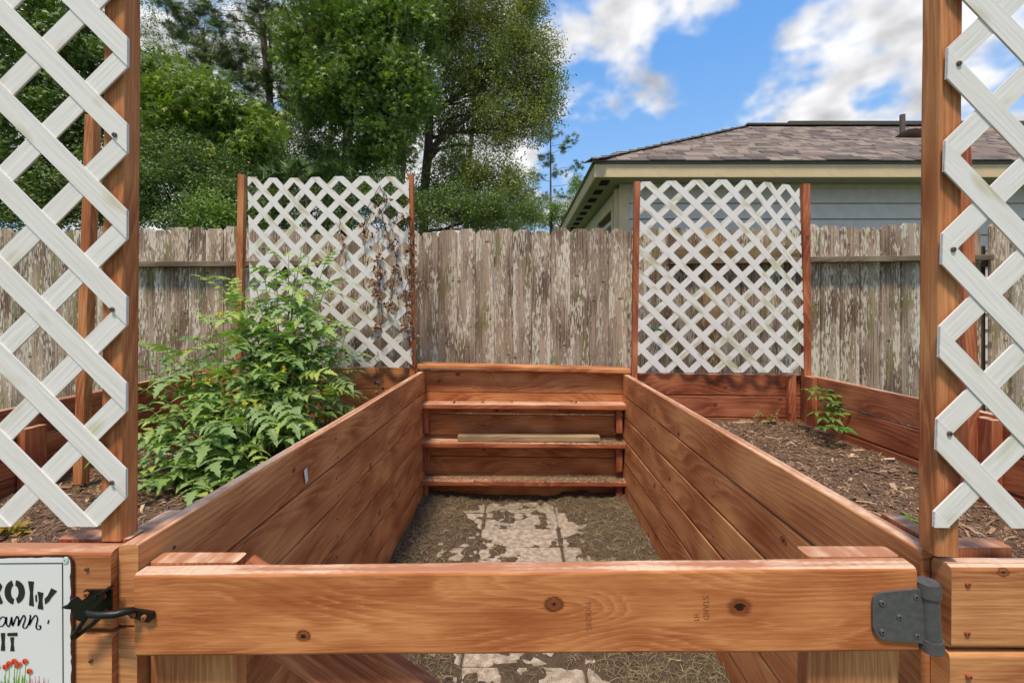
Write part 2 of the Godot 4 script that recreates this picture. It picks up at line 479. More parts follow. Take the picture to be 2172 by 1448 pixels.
# ---------------------------------------------------------------- sky
func make_sky() -> ImageTexture:
	var W := 2048; var H := 1024
	var n1 := FastNoiseLite.new(); n1.seed = 5; n1.noise_type = FastNoiseLite.TYPE_SIMPLEX_SMOOTH; n1.frequency = 1.5; n1.fractal_octaves = 6; n1.fractal_gain = 0.52
	var blobs := []
	# clouds and clear gaps of the view: [px, py, angular radius, weight]
	for b in [[1290, 70, 0.13, 0.55], [1200, 110, 0.08, 0.25], [1500, 30, 0.10, 0.30], [1690, 110, 0.10, 0.45], [1760, 180, 0.13, 0.42], [1900, 130, 0.14, 0.30], [1640, 200, 0.07, 0.28], [2100, 120, 0.16, 0.30], [1540, 215, 0.06, 0.14], [900, 150, 0.3, 0.6], [450, 100, 0.4, 0.9], [100, 150, 0.35, 0.6], [2000, 60, 0.12, 0.3],
			[1470, 165, 0.10, -0.55], [1380, 250, 0.14, -0.5], [1180, 15, 0.05, -0.35], [1580, 90, 0.045, -0.3], [1830, 30, 0.06, -0.2], [1310, 300, 0.14, -0.35], [1560, 270, 0.07, -0.3]]:
		blobs.append([P(b[0], b[1], 1.0).direction_to(Vector3(0, EYE, 0)) * -1.0, b[2] * b[2], b[3]])
	var out := PackedFloat32Array(); out.resize(W * H * 3)
	for y in H:
		var th := PI * (y + 0.5) / H
		var up := cos(th); var s := sin(th)
		var e := maxf(up, 0.0)
		var k := pow(1.0 - e, 3.2)
		var blue := Color(0.040, 0.130, 0.315).lerp(Color(0.25, 0.36, 0.45), k)
		var low := clampf(e / 0.06, 0.0, 1.0)
		for x in W:
			var i := (y * W + x) * 3
			if up <= 0.0:
				out[i] = 0.26; out[i + 1] = 0.26; out[i + 2] = 0.24
				continue
			var az := TAU * (x + 0.5) / W
			var d := Vector3(sin(az) * s, up, -cos(az) * s)
			var q := d / (up + 0.35)
			var den := n1.get_noise_3d(q.x * 1.25, q.y * 1.6 + 3.0, q.z * 1.25) * 0.95 + 0.20
			var wisp := n1.get_noise_3d(q.x * 4.5, q.y * 5.5 + 7.0, q.z * 4.5)
			if d.z < -0.35:
				for b in blobs:
					var dd: float = (d - b[0]).length_squared() / b[1]
					if dd < 6.0: den += b[2] * (0.30 if b[2] > 0 else 0.44) * exp(-dd)
			var mid := n1.get_noise_3d(q.x * 2.6 + 9.0, q.y * 3.2 - 0.12, q.z * 2.6)
			den += wisp * 0.34 + mid * 0.75
			var c := clampf(den * 1.9, 0.0, 1.0)
			c = c * c * (3.0 - 2.0 * c) * (0.35 + 0.65 * low)
			var thick := clampf(den * 1.1, 0.0, 1.0)
			var g := 0.315 + 0.07 * thick + 0.10 * wisp - 0.17 * clampf(mid * 1.6 + 0.1, 0.0, 1.0)
			out[i] = lerpf(blue.r, g, c); out[i + 1] = lerpf(blue.g, g, c); out[i + 2] = lerpf(blue.b, g * 1.02, c)
	return ImageTexture.create_from_image(Image.create_from_data(W, H, false, Image.FORMAT_RGBF, out.to_byte_array()))

# ---------------------------------------------------------------- set-up
func _ready():
	rng.seed = 20240611
	wn.seed = 3; wn.frequency = 0.05; wn.noise_type = FastNoiseLite.TYPE_SIMPLEX_SMOOTH
	var cam := Camera3D.new()
	cam.name = "camera"
	add_child(cam)
	cam.position = Vector3(0, EYE, 0)
	var near := 0.05
	cam.set_frustum(1448.0 / F * near, Vector2((1086.0 - CX) / F, -(724.0 - CY) / F) * near, near, 500.0)
	cam.current = true
	var env := Environment.new()
	env.background_mode = Environment.BG_SKY
	env.tonemap_mode = Environment.TONE_MAPPER_LINEAR
	env.tonemap_exposure = 2.65
	env.sdfgi_enabled = true; env.ssao_enabled = true; env.ssil_enabled = true
	var sm := PanoramaSkyMaterial.new()
	sm.panorama = make_sky()
	var sky := Sky.new()
	sky.sky_material = sm
	env.sky = sky
	env.background_energy_multiplier = 1.0
	var we := WorldEnvironment.new()
	we.name = "world_environment"
	we.environment = env
	add_child(we)
	var sun := DirectionalLight3D.new()
	sun.name = "sun"
	sun.light_energy = 0.5
	sun.light_color = Color(1.0, 0.93, 0.83)
	sun.light_angular_distance = 10.0
	sun.shadow_enabled = true
	add_child(sun)
	sun.look_at_from_position(Vector3(-0.75, 5.2, 2.2), Vector3.ZERO)
	make_materials()
	print("materials done")
	ground_and_path()
	fence()
	house()
	beds()
	steps()
	gate()
	trellises()
	print("structure done")
	sign_plate()
	soil_and_mulch()
	clippings()
	tomato()
	vines_and_weeds()
	small_things()
	print("objects done")
	trees()
	print("trees done")

# ---------------------------------------------------------------- ground
func grid(x0, x1, z0, z1, nx, nz, h: Callable) -> MB:
	var mb := MB.new()
	for j in nz + 1:
		for i in nx + 1:
			var x: float = lerpf(x0, x1, float(i) / nx); var z: float = lerpf(z0, z1, float(j) / nz)
			var e := 0.01
			var y: float = h.call(x, z)
			var nn := Vector3(y - h.call(x + e, z), e, y - h.call(x, z + e)).normalized()
			mb.vert(Vector3(x, y, z), nn, Vector2(x, z))
	for j in nz:
		for i in nx:
			var a: int = j * (nx + 1) + i
			mb.oriented(a, a + 1, a + nx + 2, Vector3.UP); mb.oriented(a, a + nx + 2, a + nx + 1, Vector3.UP)
	return mb

func dirt_height(x, z) -> float:
	var e: float = minf(x + 0.64, 0.71 - x)
	var d: float = 3.05 + z
	var h: float = -0.0075 + 0.042 * exp(-maxf(e, 0.0) / 0.11) + 0.045 * exp(-maxf(d, 0.0) / 0.09)
	h += 0.026 * wn.get_noise_2d(x * 75.0 + 40.0, z * 75.0) + 0.013 * wn.get_noise_2d(x * 230.0, z * 230.0 + 70.0) + 0.004 * wn.get_noise_2d(x * 700.0, z * 700.0)
	h += 0.016 * smoothstep(0.18, 0.5, x) + 0.012 * smoothstep(-0.12, -0.42, x)
	if z > -1.75: h += 0.004
	return 0.02 + h

func ground_and_path():
	var mb := grid(-60, 60, -90, 40, 24, 26, func(x, z): return -0.06)
	structure(part("ground", mb, M.lawn))
	var base := MB.new()
	base.box(Vector3(0.04, -0.045, -1.3), Vector3(1.36, 0.022, 3.5))
	var path = structure(part("path", base, M.dirt))
	# concrete blocks, 44 x 20 cm, three abreast
	for r in 17:
		var zc := -2.945 + r * 0.203
		for c in 3:
			var xc: float = 0.015 + (c - 1) * 0.443
			var w := 0.434; var x0: float = xc - w / 2; var x1: float = xc + w / 2
			x0 = maxf(x0, -0.615); x1 = minf(x1, 0.685)
			var b := MB.new()
			b.tint = shade(rng.randf_range(0.86, 1.1), rng.randf_range(-0.02, 0.04))
			var top := 0.02 + rng.randf_range(-0.003, 0.003)
			var bev := 0.006
			var q := [Vector3(x0, top - bev, zc + 0.097), Vector3(x1, top - bev, zc + 0.097), Vector3(x1, top - bev, zc - 0.097), Vector3(x0, top - bev, zc - 0.097)]
			var t := [q[0] + Vector3(bev, bev, -bev), q[1] + Vector3(-bev, bev, -bev), q[2] + Vector3(-bev, bev, bev), q[3] + Vector3(bev, bev, bev)]
			b.quad(t[0], t[1], t[2], t[3])
			for k in 4:
				var l := (k + 1) % 4
				b.quad(q[k], q[l], t[l], t[k])
				b.quad(q[k] - Vector3(0, 0.045, 0), q[l] - Vector3(0, 0.045, 0), q[l], q[k])
			var o = part("paver", b, M.paver, path)
			o.rotation.y = rng.randf_range(-0.003, 0.003)
	var dirt := grid(-0.635, 0.705, -3.04, 0.3, 110, 260, dirt_height)
	var o = part("dirt", dirt, M.dirt)
	tag(o, "brown dirt lying over the path pavers and heaped along the walls", "dirt", "", "stuff")

# ---------------------------------------------------------------- fence
func fence_z(x) -> float:       # the fence runs a little askew: nearer on the right
	return -(3.34 - 0.05 * x)

func fence():
	var f = thing("picket_fence", "tall weathered dog-eared picket fence with flaking white patches behind the beds", "fence", Vector3(0, 0, fence_z(0) - 0.05))
	var x := -4.6 - 16 * 0.1405
	var k := 0
	while x < 6.4:
		var w := 0.138 + rng.randf_range(-0.003, 0.003)
		var mid: bool = (x > -1.46 and x < 1.02) or x < -3.15 or x > 3.25
		var z := fence_z(x) + (0.022 if mid else -0.03)
		var h := 1.885 + rng.randf_range(-0.014, 0.014) + 0.006 * sin(x * 1.7)
		if x > 2.0: h += 0.02
		if x < -1.6: h += 0.035
		var mb := MB.new()
		mb.tint = shade(rng.randf_range(0.78, 1.18), rng.randf_range(-0.03, 0.05))
		if k == 59: mb.tint = Color(1.05, 0.82, 0.58)
		var off := Vector2(rng.randf(), (rng.randi() % 7 + 0.5) / 7.0)
		var c := w * 0.5
		var ear: float = 0.028 + rng.randf_range(-0.006, 0.008)
		var lean := rng.randf_range(-0.0012, 0.0012)
		var poly := PackedVector2Array([Vector2(-c, 0.03), Vector2(c, 0.03), Vector2(c + lean, h - ear * rng.randf_range(0.8, 1.2)), Vector2(c - ear + lean, h), Vector2(-c + ear + lean, h + rng.randf_range(-0.004, 0.004)), Vector2(-c + lean, h - ear * rng.randf_range(0.8, 1.2))])
		var face_poly := PackedVector2Array()      # edge step added for shadow lines at the joints: face narrower than board
		for q in poly: face_poly.append(Vector2(q.x * (1.0 - 0.0036 / c), q.y - (0.003 if q.y > 1.0 else 0.0)))
		var dir := Vector3.RIGHT.rotated(Vector3.UP, rng.randf_range(-0.03, 0.03))
		var org := Vector3(x + c, 0, z + rng.randf_range(-0.004, 0.004))
		mb.prism(face_poly, org, dir, Vector3.UP, 0.006, Vector3.BACK)
		mb.prism(poly, org + Vector3(0, 0, -0.0055), dir, Vector3.UP, 0.012, Vector3.BACK)
		for i in mb.uv.size():
			var q := mb.uv[i]
			mb.uv[i] = off + Vector2(q.y / 2.0, q.x / 0.99)
		var o = part("picket", mb, M.fence, f)
		if mid:
			for s in [-1, 1]:
				var nb := MB.new()
				nb.tint = Color(0.12, 0.10, 0.09)
				nb.disc(Vector3(x + c + s * c * 0.62, 1.60 + rng.randf_range(-0.02, 0.02), z + 0.0055), Vector3.BACK, 0.0035, 6)
				part("nail", nb, M.brown_screw, o)
		x += w + rng.randf_range(0.0002, 0.0016)
		k += 1
	# rails: on this side at the left and right runs, behind in the middle
	for s in [[-3.2, -1.43, 1.0], [1.1, 3.3, 1.0], [-1.43, 1.1, -1.0], [-6.9, -3.2, -1.0], [3.3, 6.5, -1.0]]:
		for y in [1.64, 0.35]:
			var zo: float = 0.012 if s[2] > 0 else -0.04
			board(f, "rail", Vector3(s[0], y + 0.0, fence_z(s[0]) + zo), Vector3(s[1], y + rng.randf_range(-0.02, 0.025), fence_z(s[1]) + zo), Vector3.UP, 0.04 if s[2] > 0 else 0.085, 0.07 if s[2] > 0 else 0.038, M.grey_wood, shade(1.0), 0.004, 10, 0.003)
	board(f, "rail", Vector3(1.12, 1.70, fence_z(1.12) - 0.0), Vector3(2.05, 1.715, fence_z(2.05) - 0.0), Vector3.UP, 0.085, 0.03, M.grey_wood, Color(1.25, 0.98, 0.72), 0.004, 2)
	for px in [-3.2, -1.43, 1.1, 3.3]:
		board(f, "fence_post", Vector3(px, -0.1, fence_z(px) - 0.10), Vector3(px, 1.75, fence_z(px) - 0.10), Vector3.RIGHT, 0.089, 0.089, M.grey_wood)

# ---------------------------------------------------------------- house
func house():
	var Xc := 1.20; var Zw := -5.35; var Xf := 0.845; var Zf := -4.98
	var Xr := 11.0; var Zb := -11.55; var eave := 2.765
	var h = thing("house", "one-storey house with brown hip roof, cream eaves and pale grey lap siding", "house", Vector3(Xc, 0, Zw))
	var core := MB.new()
	core.box(Vector3((Xc + Xr) / 2 + 0.05, 1.4, (Zw + Zb) / 2 - 0.05), Vector3(Xr - Xc, 2.82, Zw - Zb - 0.02))
	part("wall", core, M.siding, h)
	# front siding: lap boards, with open gaps added between to give shadow lines
	var exposure := 0.186
	for k in 15:
		var y := 2.735 - (k + 1) * exposure
		var b := MB.new()
		b.tint = shade(rng.randf_range(0.97, 1.02))
		var z0 := Zw + 0.026; var z1 := Zw + 0.003
		b.quad(Vector3(Xc + 0.10, y, z0), Vector3(Xr, y, z0), Vector3(Xr, y + exposure - 0.007, z1), Vector3(Xc + 0.10, y + exposure - 0.007, z1))
		b.quad(Vector3(Xc + 0.10, y, z1 - 0.002), Vector3(Xr, y, z1 - 0.002), Vector3(Xr, y, z0), Vector3(Xc + 0.10, y, z0))
		part("siding_board", b, M.siding, h)
		var s := MB.new()
		s.quad(Vector3(Xc - 0.022, y, Zb), Vector3(Xc - 0.022, y, Zw - 0.1), Vector3(Xc - 0.001, y + exposure + 0.012, Zw - 0.1), Vector3(Xc - 0.001, y + exposure + 0.012, Zb))
		s.quad(Vector3(Xc - 0.022, y, Zb), Vector3(Xc + 0.002, y, Zb), Vector3(Xc + 0.002, y, Zw - 0.1), Vector3(Xc - 0.022, y, Zw - 0.1))
		part("siding_board", s, M.siding, h)
	var fr := MB.new()
	fr.box(Vector3((Xc + Xr) / 2, 2.742, Zw + 0.02), Vector3(Xr - Xc, 0.05, 0.036))
	part("frieze_board", fr, M.siding, h)
	var cb := MB.new()
	cb.box(Vector3(Xc + 0.05, 1.36, Zw + 0.02), Vector3(0.115, 2.72, 0.05))
	cb.box(Vector3(Xc - 0.024, 1.36, Zw - 0.045), Vector3(0.036, 2.72, 0.08))
	part("corner_board", cb, M.cream, h)
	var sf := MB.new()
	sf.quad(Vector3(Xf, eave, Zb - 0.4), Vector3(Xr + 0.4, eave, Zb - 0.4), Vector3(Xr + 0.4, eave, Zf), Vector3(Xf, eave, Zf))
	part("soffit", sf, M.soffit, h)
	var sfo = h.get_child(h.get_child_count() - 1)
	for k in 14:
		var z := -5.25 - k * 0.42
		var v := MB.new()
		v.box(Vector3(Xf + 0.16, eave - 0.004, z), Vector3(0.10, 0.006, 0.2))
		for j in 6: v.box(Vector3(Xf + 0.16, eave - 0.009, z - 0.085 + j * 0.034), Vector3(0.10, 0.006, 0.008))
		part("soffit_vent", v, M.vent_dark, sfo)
	for e in [[Vector3(Xf, eave + 0.055, Zf), Vector3(Xr + 0.4, eave + 0.055, Zf)], [Vector3(Xf + 0.012, eave + 0.055, Zf - 0.026), Vector3(Xf + 0.012, eave + 0.055, Zb - 0.4)]]:
		board(h, "fascia", e[0], e[1], Vector3.UP, 0.145, 0.022, M.cream, Color(1, 1, 1), 0.002)
		var up := Vector3(0, 0.092, 0.012 if e[0].z == e[1].z else 0.0) + (Vector3.ZERO if e[0].z == e[1].z else Vector3(-0.012, 0, 0))
		board(h, "drip_edge", e[0] + up, e[1] + up, Vector3.UP, 0.045, 0.03, M.brown_metal, Color(1, 1, 1), 0.004)
	# window on the left wall
	var w := MB.new()
	var wz0 := -5.62; var wz1 := -6.62; var wt := 2.58; var wb := 1.25
	var win = part("window", board_mesh(Vector3(Xc - 0.022, wt, wz0), Vector3(Xc - 0.022, wt, wz1), Vector3.UP, 0.09, 0.035), M.cream, h)
	for q in [[Vector3(Xc - 0.022, wb, wz0 + 0.045), Vector3(Xc - 0.022, wt + 0.045, wz0 + 0.045)], [Vector3(Xc - 0.022, wb, wz1 - 0.045), Vector3(Xc - 0.022, wt + 0.045, wz1 - 0.045)], [Vector3(Xc - 0.022, wb, wz0), Vector3(Xc - 0.022, wb, wz1)]]:
		var side: Vector3 = Vector3.BACK if absf(q[0].y - q[1].y) > 0.5 else Vector3.UP
		part("frame", board_mesh(q[0], q[1], side, 0.09, 0.035), M.cream, win)
	w.box(Vector3(Xc - 0.012, (wt + wb) / 2, (wz0 + wz1) / 2), Vector3(0.008, wt - wb - 0.09, wz0 - wz1 - 0.01))
	part("pane", w, M.glass, win)
	# roof: hip, six in twelve
	var y0 := eave + 0.155; var pitch := 0.512
	var e0 := Vector3(Xf - 0.03, y0, Zf + 0.03); var run := 3.32
	var apex := e0 + Vector3(run, run * pitch, -run)
	var er := Vector3(Xr + 4.0, y0, Zf + 0.03); var ar := Vector3(Xr + 4.0, y0 + run * pitch, apex.z)
	var eb := Vector3(Xf - 0.03, y0, apex.z - run); var ebr := Vector3(Xr + 4.0, y0, apex.z - run)
	var deck := MB.new()
	var dn := Vector3(0, -0.012, 0)
	deck.quad(e0 + dn, er + dn, ar + dn, apex + dn)
	deck.tri(eb + dn, e0 + dn, apex + dn)
	deck.quad(ebr + dn, eb + dn, apex + dn, ar + dn)
	deck.tint = Color(0.2, 0.17, 0.15)
	var roof = part("roof", deck, M.shingle, h)
	var tones := []
	for c in [Color(0.20, 0.16, 0.135), Color(0.11, 0.09, 0.08), Color(0.275, 0.225, 0.19), Color(0.225, 0.165, 0.14), Color(0.155, 0.13, 0.115), Color(0.31, 0.26, 0.225)]:
		var m = M.shingle.duplicate()
		m.albedo_color = c.linear_to_srgb()
		tones.append(m)
	var slope := Vector3(0, pitch, -1).normalized()
	var sn := Vector3(0, 1, pitch).normalized()
	var rows := 26
	var sl := run * sqrt(1 + pitch * pitch)
	var ex := sl / rows
	var sb := Basis(Vector3.RIGHT, (sn + slope * -0.055).normalized(), Vector3.RIGHT.cross((sn + slope * -0.055).normalized()))
	var shapes := {}
	for wd in [0.11, 0.15, 0.2, 0.27]:
		var mb := MB.new()
		mb.box(Vector3.ZERO, Vector3(wd - 0.004, 0.013, ex * 1.12))
		shapes[wd] = mb.mesh()
	var rest := MB.new()
	var made := 0
	for r in rows:
		var c: Vector3 = e0 + slope * (ex * (r + 0.46)) + sn * 0.006
		var hipx: float = e0.x + (r + 0.5) * ex / sqrt(1 + pitch * pitch)
		var x := hipx - rng.randf() * 0.2
		while x < 9.3:
			var wd: float = [0.11, 0.15, 0.2, 0.27][rng.randi() % 4]
			if x > hipx - 0.08:
				var at := Vector3(x + wd / 2, c.y, c.z) + sn * rng.randf_range(0, 0.012)
				if made < 300:
					placed("shingle", shapes[wd], tones[rng.randi() % 6], Transform3D(sb, at), roof)
					made += 1
				else:
					rest.tint = [Color(0.20, 0.16, 0.135), Color(0.11, 0.09, 0.08), Color(0.275, 0.225, 0.19), Color(0.225, 0.165, 0.14), Color(0.155, 0.13, 0.115), Color(0.31, 0.26, 0.225)][rng.randi() % 6]
					rest.box(at, Vector3(wd - 0.004, 0.013, ex * 1.12), sb)
			x += wd
	var ro = part("upper_shingles", rest, M.shingle, roof)
	ro.set_meta("kind", "stuff")
	# hip caps and the ridge vent
	var hd: Vector3 = (apex - e0).normalized()
	for k in 24:
		var a: Vector3 = e0.lerp(apex, k / 24.0) + Vector3(0, 0.034, 0); var b: Vector3 = e0.lerp(apex, (k + 1.25) / 24.0) + Vector3(0, 0.02, 0)
		var mb := MB.new()
		mb.tint = shade(rng.randf_range(0.17, 0.25), 0.12)
		var l := Vector3(-0.11, -0.056, -0.03); var rr := Vector3(0.05, -0.045, 0.13)
		mb.quad(a + rr, b + rr, b, a); mb.quad(a, b, b + l, a + l)
		mb.quad(a + rr - Vector3(0, 0.012, 0), a + rr, a, a - Vector3(0, 0.012, 0))
		part("hip_cap", mb, M.shingle, roof)
	for q in [[0.0, 0.75, 0.03], [0.75, 8.5, 0.065]]:
		var mb := MB.new()
		mb.tint = shade(0.10, 0.06)
		mb.box(apex + Vector3((q[0] + q[1]) / 2, q[2] / 2 - 0.005, 0), Vector3(q[1] - q[0], q[2], 0.28))
		part("ridge_vent", mb, M.shingle, roof)
	var vp := P(1915, 292, 6.78)
	var pb := MB.new()
	pb.tube([vp + Vector3(0, -0.1, 0), vp + Vector3(0, 0.345, 0)], 0.036, 14)
	var pipe = part("vent_pipe", pb, M.brown_metal, roof)
	var fb := MB.new()
	fb.tube([vp + Vector3(0, -0.06, 0.06), vp + Vector3(0, 0.035, 0), vp + Vector3(0, 0.06, 0)], [0.21, 0.06, 0.04], 16)
	part("pipe_flashing", fb, M.shingle, pipe)
	pipe.get_child(0).material_override = M.brown_metal.duplicate()
	pipe.get_child(0).material_override.albedo_color = Color(0.45, 0.38, 0.34)

# ---------------------------------------------------------------- raised beds
func wall_run(parent, a: Vector3, b: Vector3, top0, top1, t, mat, rows = 6, hgt = 0.140, gap = 0.0035, lo = 0.85, hi = 1.1, r = 0.006):
	for k in rows:
		var y0: float = top0 - hgt / 2 - k * (hgt + gap); var y1: float = top1 - hgt / 2 - k * (hgt + gap)
		var j := Vector3(rng.randf_range(-0.0015, 0.0015), 0, rng.randf_range(-0.0015, 0.0015))
		var bm := board_mesh(Vector3(a.x, y0, a.z) + j, Vector3(b.x, y1 + rng.randf_range(-0.002, 0.002), b.z) + j, Vector3.UP, hgt, t, piece(lo, hi), r, 16, 0.0018)
		if k == 0: part("board", bm.mesh_with_top(Vector3.UP, 0.0, mat, M.worn), null, parent)
		else: part("board", bm, mat, parent)

func stake(parent, s, tint):
	part("stake", board_mesh(s[0] + Vector3(0, -0.03, 0), s[0] + Vector3(0, s[4], 0), s[1], s[2], s[3], tint, 0.005).mesh_with_top(Vector3.UP, 0.5, M.redwood, M.worn), null, parent)

func beds():
	var t := 0.034
	var bl = thing("raised_bed", "reddish stained raised bed holding the bushy tomato plant", "raised bed", Vector3(-1.4, 0, -1.9), "stained raised beds either side of the path")
	wall_run(bl, Vector3(-0.680, 0, -0.790), Vector3(-0.637, 0, -3.03), 0.888, 0.887, t, M.cedar, 6, 0.140, 0.005, 0.92, 1.22)
	wall_run(bl, Vector3(-2.6, 0, -0.795), Vector3(-0.6985, 0, -0.795), 0.882, 0.882, 0.036, M.cedar, 6, 0.138, 0.006, 0.95, 1.15, 0.009)
	wall_run(bl, Vector3(-2.12, 0, -3.012), Vector3(-0.66, 0, -3.012), 0.905, 0.915, t, M.cedar, 6, 0.140, 0.0035, 0.8, 1.0)
	wall_run(bl, Vector3(-2.105, 0, -0.815), Vector3(-2.105, 0, -2.99), 0.882, 0.895, t, M.redwood, 6, 0.140, 0.006, 0.9, 1.1)
	for s in [[Vector3(-0.765, 0, -0.832), Vector3.RIGHT, 0.13, 0.036, 0.886], [Vector3(-0.716, 0, -0.90), Vector3.FORWARD, 0.09, 0.034, 0.880], [Vector3(-0.672, 0, -2.95), Vector3.FORWARD, 0.089, 0.036, 0.86], [Vector3(-2.062, 0, -1.92), Vector3.FORWARD, 0.089, 0.038, 0.80], [Vector3(-2.062, 0, -2.93), Vector3.FORWARD, 0.089, 0.038, 0.88]]:
		stake(bl, s, piece(0.95, 1.15))
	var br = thing("raised_bed", "reddish stained raised bed holding mostly bare mulch beside the house side", "raised bed", Vector3(1.3, 0, -1.9), "stained raised beds either side of the path")
	wall_run(br, Vector3(0.717, 0, -0.785), Vector3(0.720, 0, -3.03), 0.882, 0.868, t, M.cedar, 6, 0.140, 0.005, 0.92, 1.22)
	wall_run(br, Vector3(0.716, 0, -0.7645), Vector3(2.5, 0, -0.752), 0.875, 0.872, 0.036, M.cedar, 6, 0.138, 0.006, 0.92, 1.1, 0.009)
	wall_run(br, Vector3(0.74, 0, -3.012), Vector3(1.93, 0, -3.012), 0.875, 0.862, t, M.redwood, 6, 0.140, 0.004, 0.72, 0.95)
	wall_run(br, Vector3(1.915, 0, -0.795), Vector3(1.915, 0, -2.985), 0.89, 0.868, t, M.redwood, 6, 0.140, 0.008, 0.85, 1.1)
	for s in [[Vector3(0.80, 0, -0.806), Vector3.RIGHT, 0.13, 0.034, 0.884], [Vector3(0.755, 0, -0.87), Vector3.FORWARD, 0.10, 0.034, 0.886], [Vector3(0.755, 0, -2.95), Vector3.FORWARD, 0.089, 0.036, 0.85], [Vector3(1.80, 0, -2.975), Vector3.RIGHT, 0.05, 0.036, 0.862], [Vector3(1.878, 0, -2.90), Vector3.FORWARD, 0.089, 0.036, 0.865], [Vector3(1.873, 0, -1.80), Vector3.FORWARD, 0.075, 0.045, 0.865]]:
		stake(br, s, piece(0.9, 1.1))
	for w in [[bl, -0.6625, 0.019, 1.0], [br, 0.7005, 0.0, -1.0]]:
		for z in [-0.86, -1.62, -2.3, -2.9]:
			for k in 5:
				for dy in [0.035, 0.105]:
					screw(w[0], Vector3(w[1] + w[2] * (-z - 0.79), 0.878 - k * 0.1445 - dy + rng.randf_range(-0.008, 0.008), z + rng.randf_range(-0.012, 0.012)), Vector3(w[3], 0, 0), 0.0032, M.brown_screw)
	for q in [[2054, 1239], [2053, 1343], [2057, 1435]]:
		screw(br, P(q[0], q[1], 0.745), Vector3.BACK, 0.0045, M.rust)
	for q in [[182, 1207], [191, 1402]]:
		screw(bl, P(q[0], q[1], 0.776), Vector3.BACK, 0.003, M.brown_screw)

# ---------------------------------------------------------------- the shelved steps at the end of the path
func steps():
	var s = thing("steps", "stained wooden steps with three littered treads closing the end of path", "steps", Vector3(0.03, 0, -3.0))
	var zr := -3.052
	var rise := [[787, 833], [836, 879], [883, 922], [927, 942], [945, 980], [982, 1015], [1018, 1070]]
	# riser boards, top to bottom; narrow gaps let daylight through
	var y := 0.885
	for k in 6:
		var hgt := 0.138
		var gap: float = [0.004, 0.012, 0.004, 0.004, 0.003, 0.003][k]
		board(s, "riser", Vector3(-0.66, y - hgt / 2 + 0.0, zr - 0.012 * (1 if k > 1 else 0)), Vector3(0.735, y - hgt / 2 - 0.016, zr - 0.012 * (1 if k > 1 else 0)), Vector3.UP, hgt, 0.03, M.cedar, piece(0.8, 1.05), 0.004, 12, 0.002)
		y -= hgt + gap
	for tr in [[0.686, 2.93], [0.434, 2.935], [0.184, 2.94]]:
		var zf: float = -tr[1]
		part("tread", board_mesh(Vector3(-0.652, tr[0] - 0.018, zf - 0.052), Vector3(0.705, tr[0] - 0.026, zf - 0.052), Vector3.FORWARD, 0.105, 0.036, piece(0.9, 1.05), 0.010, 16, 0.0025).mesh_with_top(Vector3.UP, 0.0, M.redwood, M.worn), null, s)
		for x in [-0.606, 0.668]:
			board(s, "cleat", Vector3(x, tr[0] - 0.04, -3.0), Vector3(x, maxf(tr[0] - 0.2, 0.0), -3.0), Vector3.RIGHT, 0.04, 0.07, M.redwood, piece(0.8, 1.0), 0.004)
	var cl := P(885, 773, 2.985); var cr := P(1337, 784, 2.985)
	board(s, "top_cap", cl + Vector3(0, -0.012, -0.055), cr + Vector3(0, -0.012, -0.055), Vector3.FORWARD, 0.125, 0.034, M.cedar, shade(1.05), 0.010, 16, 0.002)

